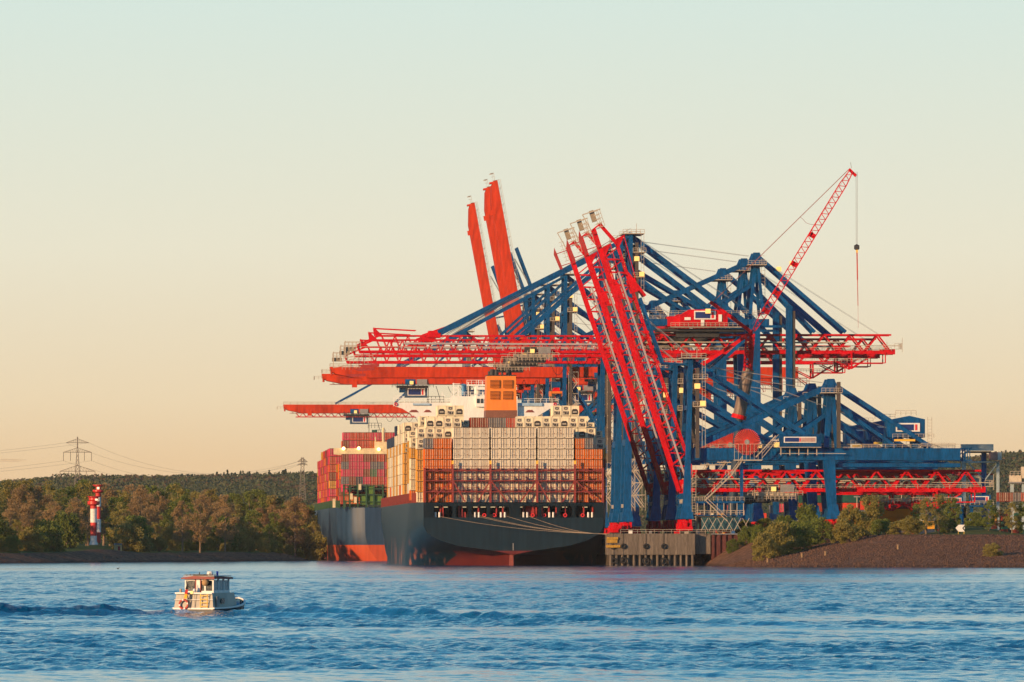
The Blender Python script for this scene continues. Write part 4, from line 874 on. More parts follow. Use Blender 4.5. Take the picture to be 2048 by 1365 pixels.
# ------------------------------------------------------------------ container ships
HULLC = mat('hull_navy_paint', (0.002, 0.012, 0.021), 0.5, var=0.35, scale=0.35, streak=True, spec=0.2)
def hullmat(name, navy, red, zt, near_only):
    m = bpy.data.materials.new(name); m.use_nodes = True; t = m.node_tree; b = t.nodes['Principled BSDF']; b.inputs['Roughness'].default_value = 0.42; b.inputs['Specular IOR Level'].default_value = 0.35
    tc = t.nodes.new('ShaderNodeTexCoord'); sp_ = t.nodes.new('ShaderNodeSeparateXYZ'); t.links.new(tc.outputs['Object'], sp_.inputs[0])
    mp = t.nodes.new('ShaderNodeMapping'); mp.inputs['Scale'].default_value = (0.45, 0.06, 0.035); t.links.new(tc.outputs['Object'], mp.inputs[0])
    n = t.nodes.new('ShaderNodeTexNoise'); n.inputs['Scale'].default_value = 2.2; n.inputs['Detail'].default_value = 5; t.links.new(mp.outputs[0], n.inputs['Vector'])
    r = t.nodes.new('ShaderNodeValToRGB'); r.color_ramp.elements[0].position = .35; r.color_ramp.elements[1].position = .72
    r.color_ramp.elements[0].color = (*navy, 1); r.color_ramp.elements[1].color = (*tuple(min(1, c * 1.45 + 0.003) for c in navy), 1); t.links.new(n.outputs['Fac'], r.inputs[0])
    # rust streaks low on the side
    r2 = t.nodes.new('ShaderNodeValToRGB'); r2.color_ramp.elements[0].position = .56; r2.color_ramp.elements[0].color = (0, 0, 0, 1); r2.color_ramp.elements[1].position = .66; r2.color_ramp.elements[1].color = (1, 1, 1, 1); t.links.new(n.outputs['Fac'], r2.inputs[0])
    zr = t.nodes.new('ShaderNodeMapRange'); zr.inputs['From Min'].default_value = 1; zr.inputs['From Max'].default_value = 9; zr.inputs['To Min'].default_value = 0.85; zr.inputs['To Max'].default_value = 0; t.links.new(sp_.outputs['Z'], zr.inputs['Value'])
    mu = t.nodes.new('ShaderNodeMath'); mu.operation = 'MULTIPLY'; t.links.new(r2.outputs[0], mu.inputs[0]); t.links.new(zr.outputs[0], mu.inputs[1])
    yr = t.nodes.new('ShaderNodeMapRange'); yr.inputs['From Min'].default_value = 26; yr.inputs['From Max'].default_value = 60; t.links.new(sp_.outputs['Y'], yr.inputs['Value'])
    mu2 = t.nodes.new('ShaderNodeMath'); mu2.operation = 'MULTIPLY'; t.links.new(mu.outputs[0], mu2.inputs[0]); t.links.new(yr.outputs[0], mu2.inputs[1]); mu = mu2
    a = t.nodes.new('ShaderNodeMix'); a.data_type = 'RGBA'; t.links.new(mu.outputs[0], a.inputs['Factor']); t.links.new(r.outputs[0], a.inputs['A']); a.inputs['B'].default_value = (0.45, 0.13, 0.05, 1)
    lt = t.nodes.new('ShaderNodeMath'); lt.operation = 'LESS_THAN'; lt.inputs[1].default_value = zt
    if near_only:   # the boot-top paint stops short, its upper edge dropping away forward of the stern
        q = t.nodes.new('ShaderNodeMapRange'); q.inputs['From Min'].default_value = 20; q.inputs['From Max'].default_value = 44; q.inputs['To Max'].default_value = 6; t.links.new(sp_.outputs['Y'], q.inputs['Value'])
        ad = t.nodes.new('ShaderNodeMath'); ad.operation = 'ADD'; t.links.new(sp_.outputs['Z'], ad.inputs[0]); t.links.new(q.outputs[0], ad.inputs[1]); t.links.new(ad.outputs[0], lt.inputs[0])
    else: t.links.new(sp_.outputs['Z'], lt.inputs[0])
    rr_ = t.nodes.new('ShaderNodeMix'); rr_.data_type = 'RGBA'; t.links.new(n.outputs['Fac'], rr_.inputs['Factor']); rr_.inputs['A'].default_value = (*tuple(c * .55 for c in red), 1); rr_.inputs['B'].default_value = (*red, 1)
    c_ = t.nodes.new('ShaderNodeMix'); c_.data_type = 'RGBA'; t.links.new(lt.outputs[0], c_.inputs['Factor']); t.links.new(a.outputs['Result'], c_.inputs['A']); t.links.new(rr_.outputs['Result'], c_.inputs['B'])
    t.links.new(c_.outputs['Result'], b.inputs['Base Color']); return m
ZL = [-1.5, 0, 1.5, 3, 4.2, 5.5, 7, 9, 11, 13.4]
def make_hull(parent, ztop, tw, fw_, L, material, tzmin=4.0, boxz=13.4, corner=0.0):
    ys = [0, 1.5, 3, 5, 8, 12, 17, 24, 32, 42, 55, 70, 90, 120, 180, 240, 270, 290, 305, 320, 335, 350, 365, 378, 388, 395, 399]
    ys = [y * L / 400 for y in ys]; zs = ZL[:-1] + [boxz, ztop]
    def hb(y, z):
        bt = tw if z >= 11 else (tw * math.sqrt(max(0, 1 - ((11 - z) / (11 - tzmin)) ** 2)) if z > tzmin else 0)
        y0 = 0 if z > tzmin else (tzmin - z) * 1.3
        g = max(0, min(1, (y - y0) / (78 - (z + 2) * 1.6)))
        g = (1 - (1 - g) ** 1.9); q = min(1, max(0, z / 14))
        b = bt + (fw_ - bt) * g
        if corner and y < corner and z >= tzmin: b = min(b, bt - corner * 0.9 * (1 - math.sqrt(max(0, 1 - (1 - y / corner) ** 2)))) if y < corner else b
        ys0 = L * (0.60 + 0.14 * q); ye = L * (0.965 + 0.035 * q)
        f = max(0, (y - ys0) / (ye - ys0)); b *= max(0, 1 - f ** (1.7 + 1.0 * q))
        return max(b, 0.02)
    mb = MB(); n = len(zs)
    for sg in (-1, 1):
        vs = [(sg * hb(y, z), y, z + (2.2 if z == ztop and y > L * .82 else 0)) for y in ys for z in zs]
        fs = []
        for i in range(len(ys) - 1):
            for j in range(n - 1):
                f = (i * n + j, (i + 1) * n + j, (i + 1) * n + j + 1, i * n + j + 1); fs.append(f if sg > 0 else f[::-1])
        mb.add(vs, fs)
    # transom
    for j in range(n - 2):
        mb.add([(-hb(0, zs[j]), 0, zs[j]), (hb(0, zs[j]), 0, zs[j]), (hb(0, zs[j + 1]), 0, zs[j + 1]), (-hb(0, zs[j + 1]), 0, zs[j + 1])], [(0, 1, 2, 3)])
    # deck
    for i in range(len(ys) - 1):
        a, b = hb(ys[i], ztop), hb(ys[i + 1], ztop); zz = ztop - 0.35
        mb.add([(-a, ys[i], zz), (a, ys[i], zz), (b, ys[i + 1], zz), (-b, ys[i + 1], zz)], [(0, 1, 2, 3)])
    o = mb.build('hull', material, parent)
    me = o.data; me.polygons.foreach_set('use_smooth', [True] * len(me.polygons)); me.set_sharp_from_angle(angle=R(32))
    return hb
s1 = thing('container_ship', 'huge dark navy container ship seen from astern with orange funnel', 'container ship', quay_frame(1027, 2400), TH)
S1 = 7.15
def sx1(px): return (px - 1027) / S1
def sz1(py): return H + (HOR - py) / S1
DK = 17.6
hb1 = make_hull(s1, DK, 25.2, 28.0, 400, hullmat('hull_paint_navy_red', (0.001, 0.011, 0.020), (0.15, 0.02, 0.018), 4.1, True))
# mooring deck behind the openings of the stern
m = MB(); ops = [(150, 350), (390, 520), (555, 720), (755, 960), (1075, 1275), (1310, 1475), (1505, 1640), (1675, 1880)]
ops = [(sx1(840 + a / 5.39), sx1(840 + b / 5.39)) for a, b in ops]
edge = -25.2; z0, z1 = 13.4, 16.7
for a, b in ops + [(25.2, 26)]:
    m.box(edge, a, 0, 0.5, z0, z1); edge = b
    if b < 25.3:
        for sg, xx in ((1, a), (-1, b)):   # rounded corners
            for zz, dz in ((z0, 1), (z1, -1)): m.prism([(xx, 0.02, zz), (xx + sg * .55, 0.02, zz), (xx, 0.02, zz + dz * .55)][::(1 if sg * dz < 0 else -1)], (0, .4, 0))
m.box(-25.2, 25.2, 0, 0.6, z1, DK); m.box(-25.0, 25.0, 0.05, 9, z0 - .3, z0 + 0.05)
m.build('stern_bulwark', HULLC, s1)
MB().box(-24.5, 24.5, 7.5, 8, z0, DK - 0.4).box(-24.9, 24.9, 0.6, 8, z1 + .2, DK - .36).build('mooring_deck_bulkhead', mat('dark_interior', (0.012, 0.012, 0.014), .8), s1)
m = MB()
for px in (881, 886, 919, 924, 957, 993, 1006, 1047, 1066, 1073, 1086, 1098, 1113, 1131, 1168, 1186): m.box(sx1(px) - .2, sx1(px) + .2, 1.5, 2.3, z0, z1)
m.box(sx1(1052), sx1(1075), 3, 3.5, 14.2, 16.6); m.box(sx1(920), sx1(932), 2, 3, 13.4, 14.9); m.box(sx1(1083), sx1(1086), 1, 3, 13.4, 15)
m.build('deck_frame', DRED, s1)
for px in (875, 954, 1006, 1051, 1103, 1181):
    m = MB()
    for k in (-.55, .55): m.tube((sx1(px) + k, .9, z0), (sx1(px) + k, .9, z0 + 1.5), .28, n=8)
    m.build('fairlead', WHITE, s1)
for px in (969, 989, 1066, 1089, 1131, 1166): m = MB(); ring(m, (sx1(px), 1.0, z0 + .65), .42, .17); m.build('roller', SRED, s1)
m = MB()
for px in (872, 891, 928, 952, 967, 986, 1004, 1043, 1093, 1130, 1171): m.box(sx1(px) - .7, sx1(px) + .7, 2.0, 2.2, z1 - .45, z1 - .3)
m.build('deck_lamp', mat('lamp_strip', (1, .75, .4), .5, emit=0.9), s1)
MB().box(-1.0, 0.25, 1.5, 5, -1, 4.3).box(-0.75, 0.3, 1.4, 5.2, -1, 1.2).build('rudder', mat('rudder_red', (0.28, 0.07, 0.06), .6), s1)
MB().bar((-0.1, -0.1, 4.2), (-.1, -.1, 6.2), .25).build('stern_mark', GREY, s1)
# posts carrying the outermost stacks, hatch coaming
m = MB()
y = 22
while y < 330:
    for sg in (-1, 1):
        w_ = hb1(y, DK) - 0.5; m.box(sg * w_ - .45, sg * w_ + .45, y - .5, y + .5, DK - .3, 20.4)
        if y < 300: m.bar((sg * w_, y, DK), (sg * w_, y + 3.6, 20.2), .3)
    y += 7.3
for sg in (-1, 1): m.bar((sg * 27.3, 40, 20.3), (sg * 27.3, 300, 20.3), .3)
m.build('stack_pedestal', mat('brown_red_paint', (0.22, 0.032, 0.025), .6), s1)
MB().box(-24, 24, 20, 330, DK - .3, 20.2).build('hatch_coaming', mat('coaming_brown', (.12, .022, .018), .7), s1)
# lashing bridge at the stern: deep posts with rows of round holes, gangways and diagonals
LB = mat('lashing_bridge_paint', (0.27, 0.035, 0.028), .6)
P0 = 848 + 1.5; CW = (1206 - 849.5) / 19 / S1
colx = [sx1(849.5) + 2.53 * (i + .5) + .45 * sum(i >= g for g in (3, 7, 12, 16)) for i in range(19)]
m = MB()
def fin(x, y0, y1, zb, zt, r, zc):
    yc = (y0 + y1) / 2; n = 12; zcur = zb
    for c in zc:
        sq = [(y0, c - 1.25), (yc, c - 1.25), (y1, c - 1.25), (y1, c), (y1, c + 1.25), (yc, c + 1.25), (y0, c + 1.25), (y0, c)]
        ci = [(yc + r * math.cos(a), c + r * math.sin(a)) for a in [R(-135 + 45 * i) for i in range(8)]]
        for i in range(8):
            j = (i + 1) % 8; m.add([(x, *sq[i]), (x, *sq[j]), (x, *ci[j]), (x, *ci[i])], [(0, 1, 2, 3)])
        if c - 1.25 > zcur: m.add([(x, y0, zcur), (x, y1, zcur), (x, y1, c - 1.25), (x, y0, c - 1.25)], [(0, 1, 2, 3)])
        zcur = c + 1.25
    m.add([(x, y0, zcur), (x, y1, zcur), (x, y1, zt), (x, y0, zt)], [(0, 1, 2, 3)])
posts = [sx1(849.5), (colx[2] + colx[3]) / 2, (colx[6] + colx[7]) / 2, (colx[11] + colx[12]) / 2, (colx[15] + colx[16]) / 2, colx[18] + 1.26]
ztb = sz1(936)
fins = [0, 1.4, 3, 4.4, 5.6, 7, 8.2, 9.5, 10.8, 12, 13.4, 14.6, 16, 17.5, 19]  # fin spacing and holes shaped for the dappled shade they throw
for k in fins: fin(sx1(849.5 + k * 18.76), 0.3, 2.2, DK, ztb, 0.88, [DK + 2.0, DK + 4.95, DK + 7.9])
for p in posts: m.box(p - .28, p + .28, .15, .45, DK, ztb + (1.0 if abs(p) < 20 else 0)).box(p - .28, p + .28, 1.6, 1.8, DK, ztb)
for z in (sz1(942), sz1(962), sz1(984)): m.box(-24.8, 25, .2, .36, z - .1, z + .1).box(-24.8, 25, .3, 1.8, z - .16, z - .06); m.rail((-24.8, .25, z + .1), (25, .25, z + .1), 1.1, 2.6, .07)
for i, (a, b) in enumerate(zip(posts[:-1], posts[1:])):
    zt_ = sz1(961); mid = (a + b) / 2
    if i == 0: m.bar((a + 1, .3, DK + .2), (b, .3, zt_), .32)
    elif i == 4: m.bar((b - 1, .3, DK + .2), (a, .3, zt_), .32)
    else: m.bar((a, .3, zt_), (mid - 2.2 + .4, .3, DK + .2), .34); m.bar((b, .3, zt_), (mid + 2.2 - .4, .3, DK + .2), .34)
for k in range(1, 38):
    x = sx1(849.5 + k * 9.38); m.box(x - .05, x + .05, .9, 1.0, DK, ztb)  # thin uprights added to give the stern containers partial shade
for z in (ztb - .5, ztb - 3.5, ztb - 6.4): m.box(-24.8, 25, 1.45, 1.52, z - .2, z + .1)
m.build('lashing_bridge', LB, s1)
for p in posts[1:5]: MB().box(p - .3, p + .3, .1, .5, ztb + 1.0, ztb + 2.0).build('bridge_marker', YEL, s1)
# taller lashing bridges between the bays further forward
# funnel
fy = 74.0; fs_ = F / (2400 + fy); fcx = (1003 - (XV + (1027 - XV) * fs_ / S1)) / fs_
def fz(py): return H + (HOR - py) / fs_
ORF = mat('funnel_orange', (0.86, 0.24, 0.03), .5, var=0.15, scale=.15, streak=True)
m = MB(); zA, zB, zC = fz(845), fz(821), fz(752)
def fsec(z, wx, y0, y1): return [(fcx - wx, fy + y0, z), (fcx + wx, fy + y0, z), (fcx + wx, fy + y1, z), (fcx - wx, fy + y1, z)]
def loft(mb, a, b, mi=0): mb.add(a + b, [(0, 1, 5, 4), (1, 2, 6, 5), (2, 3, 7, 6), (3, 0, 4, 7), (4, 5, 6, 7)], mi)
loft(m, fsec(zB, 4.45, 0, 14), fsec(zC, 4.15, .4, 13)); fu = m.build('funnel', ORF, s1)
m = MB(); loft(m, fsec(20, 4.6, -.1, 14.2), fsec(zB, 4.5, -.1, 14.2)); m.build('funnel_base', mat('funnel_base_brown', (0.24, 0.095, 0.06), .6), s1)
MB().box(fcx - 4.2, fcx + 4.2, fy + .2, fy + 13, zC, zC + .25).build('funnel_rim', DARK, fu)
for dx_, r, h_ in ((-3.2, .45, 1.4), (-2.4, .7, 2.0), (-1.2, .6, 1.9), (.4, .3, 1.2), (2.1, .55, 2.0), (2.9, .35, 1.3)): MB().tube((fcx + dx_, fy + 4 + abs(dx_), zC), (fcx + dx_, fy + 4 + abs(dx_), zC + h_), r, n=10).build('exhaust_pipe', DARK, fu)
for ax in (-1, 1):
    for (ya, yb) in ((760.5, 776.5), (783, 799.5)):
        cx2 = fcx + ax * 1.85; z_a, z_b = fz(yb), fz(ya); m = MB(); m.box(cx2 - 1.35, cx2 + 1.35, fy - .05, fy + .5, z_a, z_b)
        for k in range(6):
            zz = z_a + (z_b - z_a) * (k + .5) / 6; m.add([(cx2 - 1.3, fy - .3, zz - .17), (cx2 + 1.3, fy - .3, zz - .17), (cx2 + 1.3, fy - .06, zz + .02), (cx2 - 1.3, fy - .06, zz + .02)], [(0, 1, 2, 3)], 1)
        m.build('louvre_panel', [mat('louvre_dark', (0.03, .015, .01), .8), ORF], fu)
# bridge and accommodation
by = 262.0; bs = F / (2400 + by); bcx0 = XV + (1027 - XV) * bs / S1
def bx_(px): return (px - bcx0) / bs
def bz(py): return H + (HOR - py) / bs
m = MB()
m.box(bx_(897), bx_(1010), by, by + 12, 20, bz(792)).box(bx_(903), bx_(975), by - .0 + 1, by + 10, bz(792), bz(778)) if False else m.box(bx_(903), bx_(1035), by, by + 12, 20, bz(793))
ac = m.build('accommodation', WHITE, s1)
MB().box(bx_(788), bx_(1117), by + 2, by + 7.5, bz(812), bz(806)).prism([(bx_(788), by + 2, bz(812)), (bx_(905), by + 2, bz(812)), (bx_(905), by + 2, bz(845)), (bx_(868), by + 2, bz(845)), (bx_(838), by + 2, bz(838)), (bx_(806), by + 2, bz(818))], (0, 1.2, 0)).prism([(bx_(1117), by + 2, bz(812)), (bx_(1035), by + 2, bz(812)), (bx_(1035), by + 2, bz(838)), (bx_(1070), by + 2, bz(836)), (bx_(1100), by + 2, bz(818))][::-1], (0, 1.2, 0)).build('bridge_wing', WHITE, s1)
for (a, b) in ((818, 838), (847, 864), (1051, 1070)):
    MB().prism([(bx_(a), by + 1.9, bz(825)), (bx_(a) + .8, by + 1.9, bz(820)), (bx_(b) - .8, by + 1.9, bz(820)), (bx_(b), by + 1.9, bz(825))], (0, .15, 0)).build('wing_opening', mat('opening_brown', (.25, .06, .05), .7), s1)
m = MB().rail((bx_(788), by + 2, bz(806)), (bx_(903), by + 2, bz(806)), 1.3, 1.6, .12).rail((bx_(1035), by + 2, bz(806)), (bx_(1117), by + 2, bz(806)), 1.3, 1.6, .12).rail((bx_(903), by, bz(793)), (bx_(1030), by, bz(793)), 1.3, 1.8, .12)
m.rail((bx_(788), by + 2, bz(800)), (bx_(806), by + 2, bz(800)), 1.2, 1.2, .12).bar((bx_(788), by + 2, bz(806)), (bx_(788), by + 2, bz(797)), .2)
m.build('bridge_railing', WHITE, s1)
MB().box(bx_(952), bx_(976), by - 1.2, by, bz(814), bz(793)).box(bx_(952), bx_(976), by - 1.0, by + 3, bz(780), bz(775)).build('wheelhouse_block', WHITE, s1)
MB().box(bx_(953), bx_(959), by - 1.35, by - 1.21, bz(807), bz(798)).box(bx_(961), bx_(966), by - 1.35, by - 1.21, bz(807), bz(798)).box(bx_(968), bx_(973), by - 1.35, by - 1.21, bz(807), bz(798)).build('window', GLASS, s1)
MB().box(bx_(826), bx_(860), by + 1.4, by + 1.95, bz(811), bz(807)).build('equipment_box', mat('pale_blue_equipment', (.35, .5, .65), .5), s1)
MB().box(bx_(1036), bx_(1085), by + 1.4, by + 1.95, bz(812), bz(806)).build('equipment_box', mat('pale_blue_equipment', (.35, .5, .65), .5), s1)
m = MB()
for px, top_ in ((908, 766), (917, 770), (937, 764), (950, 768), (958, 760), (966, 762), (885, 786), (889, 790)):
    m.bar((bx_(px), by + 3, bz(793)), (bx_(px), by + 3, bz(top_)), .3)
for z_ in (768, 776, 784): m.bar((bx_(905), by + 3, bz(z_)), (bx_(921), by + 3, bz(z_)), .22)
m.box(bx_(934), bx_(972), by + 2, by + 5, bz(772), bz(769)).rail((bx_(934), by + 2, bz(769)), (bx_(972), by + 2, bz(769)), 1.3, 1.2, .12); m.tube((bx_(955), by + 3, bz(793)), (bx_(955), by + 3, bz(772)), .9, n=10)
m.build('radar_mast', WHITE, s1)
MB().tube((bx_(927), by + 3, bz(791)), (bx_(927), by + 3, bz(770)), .5, n=8).box(bx_(923), bx_(931), by + 2, by + 3, bz(771), bz(768)).build('signal_mast', BLUEL, s1)
for px in (792, 1111):
    m = MB(); ring(m, (bx_(px), by + 1.7, bz(809)), .42, .14); m.build('life_ring', SRED, s1)

# ------------------------------------------------------------------ second ship
s2 = thing('container_ship', 'slate blue container ship with orange boot-top and green stern fittings, beyond the first', 'container ship', quay_frame(XV + 777 * 0.762 - 18, 3150), TH)
S2 = F / 3150; C2X = XV + 777 * 0.762 - 18
def sx2(px): return (px - C2X) / S2
def sz2(py): return H + (HOR - py) / S2
hb2 = make_hull(s2, 19.5, 25.3, 29.4, 390, hullmat('hull_paint_slate_orange', (0.015, 0.04, 0.08), (0.62, 0.09, 0.03), 5.8, False), tzmin=-8, boxz=15, corner=9)
GRN = mat('deck_green_paint', (0.10, 0.20, 0.03), .6)
GRD = mat('dark_green_paint', (0.03, 0.09, 0.04), .6)
MB().add([(-25.3 + 8.0, -.05, 15), (25.3 - 8.0, -.05, 15), (25.3 - 8.0, -.05, 19.5), (-25.3 + 8.0, -.05, 19.5)], [(0, 1, 2, 3)]).build('transom', hullmat('hull_paint_slate', (0.015, 0.04, 0.08), (.5, .1, .05), -5, False), s2)
MB().box(sx2(721), sx2(766), 3, 9, sz2(1010), sz2(989)).build('winch_house', GRN, s2)
m = MB()
for px in (688, 700, 716, 733, 748, 766): m.box(sx2(px) - .3, sx2(px) + .3, 2, 3, 19, sz2(970))
for py in (972, 978, 990, 1004): m.box(sx2(686), sx2(770), 2.2, 2.8, sz2(py) - .2, sz2(py) + .2)
m.rail((sx2(690), .5, 19.5), (sx2(780), .5, 19.5), 1.3, 1.6, .14)
y = 6
while y < 330:
    w_ = hb2(y, 19.5) - .4; m.box(-w_ - .3, -w_ + .3, y - .3, y + .3, 19.3, 22.2); y += 3.4
m.bar((0, 2.5, 20.8), (0, 330, 20.8), .4)
m.build('mooring_structure', GRD, s2)
MB().box(sx2(733), sx2(747), 2.6, 3.4, sz2(988), sz2(973)).build('green_container_panel', GRN, s2)
m = MB()
for px, py in ((703, 994), (711, 1001), (720, 975)): MB().box(sx2(px) - .5, sx2(px) + .5, 1.5, 2.2, sz2(py) - 1, sz2(py) + 1.2).build('deck_ventilator', mat('cream_paint', (.75, .62, .38), .6), s2)
m.box(sx2(668) - .5, sx2(668) + .5, -0.5, .5, 19.5, sz2(998)); m.build('deck_ventilator', mat('cream_paint', (.75, .62, .38), .6), s2)
b2y = 40; q = F / (3150 + b2y); b2c = XV + (C2X - XV) * q / S2
def b2x(px): return (px - b2c) / q
def b2z(py): return H + (HOR - py) / q
CRM = mat('cream_paint', (.75, .62, .38), .6)
MB().box(b2x(668), b2x(860), b2y, b2y + 7, b2z(909), b2z(897)).prism([(b2x(668), b2y, b2z(909)), (b2x(715), b2y, b2z(909)), (b2x(760), b2y, b2z(915)), (b2x(715), b2y, b2z(915))][::-1], (0, 5, 0)).build('bridge_deck', CRM, s2)
MB().box(b2x(750), b2x(820), b2y + 1, b2y + 6, b2z(897), b2z(884)).bar((b2x(751), b2y + 1, b2z(884)), (b2x(751), b2y + 1, b2z(874)), .5).tube((b2x(767), b2y + 3, b2z(890)), (b2x(767), b2y + 3, b2z(856)), .5, n=8).build('radar_mast', CRM, s2)
MB().box(b2x(735), b2x(850), b2y + 1, b2y + 8, 20, b2z(909)).build('accommodation', CRM, s2)
for px, py in ((687, 897.5), (717.5, 897), (757.5, 899)): MB().tube((b2x(px), b2y - .8, b2z(py)), (b2x(px), b2y - .2, b2z(py)), .6, n=8).build('deck_lamp', LAMPW, s2)

# ------------------------------------------------------------------ containers: a list of all of them, the 300 that show largest become things, the rest is one object
CM = {k: mat('container_' + k, c, .6, spec=.15, var=.12 if k in ('white', 'reefer', 'orange') else .25, scale=.7, streak=True, rnd=r_ * .6) for k, (c, r_) in dict(
    white=((0.88, 0.79, 0.62), .08), reefer=((0.86, 0.76, 0.55), .08), orange=((0.82, 0.155, 0.0), .14), yellow=((0.80, 0.38, 0.04), .12), grey=((0.16, 0.17, 0.20), .15), navy=((0.03, 0.05, 0.10), .2),
    brown=((0.32, 0.055, 0.03), .2), red=((0.70, 0.06, 0.03), .15), magenta=((0.80, 0.015, 0.12), .1), green=((0.05, 0.22, 0.11), .15), blue=((0.03, 0.12, 0.32), .2), teal=((0.02, 0.10, 0.08), .2)).items()}
CNAME = dict(white='off-white', reefer='cream', orange='orange', yellow='yellow-orange', grey='dark grey', navy='navy', brown='red-brown', red='red', magenta='magenta', green='green', blue='blue', teal='teal')
TP = 3.0   # tier pitch
CL = []    # (ship, x, y, z, colour, kind, descriptor)
rc = random.Random(3)
zb0 = DK + .15
# stern bay
for c in range(19):
    nt_ = 7 if 3 <= c <= 15 else (5 if c == 18 else 6)
    for k in range(nt_):
        col = 'white' if 3 <= c <= 15 else 'orange'
        if c in (0, 17) and k == 5: col = 'grey'
        CL.append((1, colx[c], 2.3, zb0 + k * TP, col, 'dry', 'in stern stack, %s from left, %s' % (ORD[c], 'top tier' if k == nt_ - 1 else ('bottom tier' if k == 0 else '%s tier up' % ORD[k]))))
def bay(ship, bi, y, n, tiers, base, colf, kindf, name):
    for c in range(n):
        x = (c - (n - 1) / 2) * 2.52
        for k in range(tiers(c, n)):
            CL.append((ship, x, y, base + k * TP, colf(c, k, n), kindf(c, k, n), 'in %s, %s from left, %s' % (name, ORD[c], ('top tier' if k == tiers(c, n) - 1 else '%s tier up' % ORD[k]))))
def side_col(seed):
    def f(c, k, n):
        r_ = random.Random(seed * 1000 + c * 31 + k)
        if k >= 5: return 'reefer'
        if k == 4: return 'yellow' if r_.random() < .6 else 'orange'
        if c < 5 or c > n - 6:
            if c == 0: return ['reefer', 'yellow', 'reefer', 'yellow'][(seed * 7) % 4] if k > 0 else ('orange' if r_.random() < .6 else 'reefer')  # port column's cream and yellow partly stand in for golden sun on the sides
            return r_.choice(['brown', 'brown', 'red', 'brown', 'orange']) if k > 1 else r_.choice(['orange', 'brown', 'yellow'])
        return r_.choice(['reefer', 'white', 'brown'])
    return f
top1 = {1: lambda c, n: 7 if c < 2 or c > n - 3 else (8 if c < 8 or c > n - 9 else 7), 2: lambda c, n: 6 if c < 2 else (7 if c < 4 or c > n - 3 else (9 if 4 <= c <= 6 or n - 6 <= c <= n - 4 else 8 if c > 4 and c < n - 3 else 8))}
zs_ = 20.4
bn = ['row behind stern stack', 'second row behind stern stack']
def t_a(c, n): return [7, 8, 8, 8, 8, 7, 8, 8, 8, 8, 8, 8, 8, 8, 8, 8, 8, 8, 8, 7, 6][c]
def t_b(c, n): return [6, 8, 8, 9, 9, 9, 7][c] if c < 7 else ([6, 7, 8, 9, 9, 9, 8, 8, 8, 8][n - 1 - c] if n - 1 - c < 10 else 6)
def t_c(c, n): return [6, 6, 7, 7, 7][c] if c < 5 else ([6, 6, 7, 7][n - 1 - c] if n - 1 - c < 4 else 7)
bay(1, 1, 17.5, 21, t_a, zb0, lambda c, k, n: 'reefer' if k >= 6 and not (6 <= c <= 10) else ({6: 'brown', 7: 'brown', 8: 'grey', 9: 'grey', 10: 'red'}[c] if 6 <= c <= 10 and k >= 5 else side_col(1)(c, k, n)), lambda c, k, n: 'reefer' if k >= 5 and not (6 <= c <= 10) else 'dry', 'row behind stern stack')
bay(1, 2, 33, 22, t_b, zb0 + .6, side_col(2), lambda c, k, n: 'reefer' if k >= 5 else 'dry', 'second row behind stern stack')
bay(1, 3, 50, 22, t_c, zs_, side_col(3), lambda c, k, n: 'reefer' if k >= 4 else 'dry', 'third row behind stern stack')
for i, y in enumerate([92, 107, 122, 137, 152, 167, 182, 197, 212, 227, 242]):
    nn_ = ['fourth', 'fifth', 'sixth', 'seventh', 'eighth', 'ninth', 'tenth', 'eleventh', 'twelfth', 'thirteenth', 'fourteenth'][i]
    tl = [7, 7, 6, 7, 6, 7, 6, 6, 6, 6, 6][i]
    bay(1, 4 + i, y, 22, (lambda tl: lambda c, n: tl if c < 2 or c > n - 3 else 7)(tl), zs_, (lambda q: lambda c, k, n: ('navy' if k == tl - 1 and c == 0 and q > 8 else ('reefer' if (c == 0 and q % 2) else ('yellow' if c == 0 and k < 5 and q % 3 else side_col(q)(c, k, n)))))(4 + i), lambda c, k, n: 'reefer' if k >= 4 else 'dry', '%s row behind stern stack' % nn_)  # port column again tinted yellow for the golden sunlight
# second ship
PAL2 = [['magenta', 'brown', 'navy', 'brown'], ['grey', 'brown', 'magenta', 'red'], ['grey', 'magenta', 'magenta', 'magenta'], ['magenta', 'brown', 'magenta', 'brown']]
rows2 = [  # top to bottom, from px 685
    ['brown', 'magenta', 'magenta', 'brown', 'brown', 'red', 'brown', 'brown'],
    ['grey', 'magenta', 'magenta', 'magenta', 'grey', 'grey', 'magenta', 'brown'],
    ['magenta', 'magenta', 'magenta', 'brown', 'green', 'magenta', 'brown', 'navy'],
    ['grey', 'brown', 'navy', 'magenta', 'red', 'red', 'magenta', 'brown'],
    ['magenta', 'brown', 'navy', 'navy', 'red', 'brown', 'red', 'brown']]
for r_, rw in enumerate(rows2):
    for c, col in enumerate(rw * 2):
        xx = sx2(691.5 + c * 14.2); CL.append((2, xx, 4.5, sz2(924 + r_ * 15.0), col, 'dry', 'on second ship stern, %s from left, %s tier from top' % (ORD[c], ORD[r_])))
def c2f(seed):
    return lambda c, k, n: random.Random(seed * 77 + c * 13 + k).choice(['red', 'magenta', 'red', 'magenta', 'brown', 'orange', 'orange', 'red', 'yellow'])
def t2(tl, tm): return lambda c, n: tl if c < 2 else tm
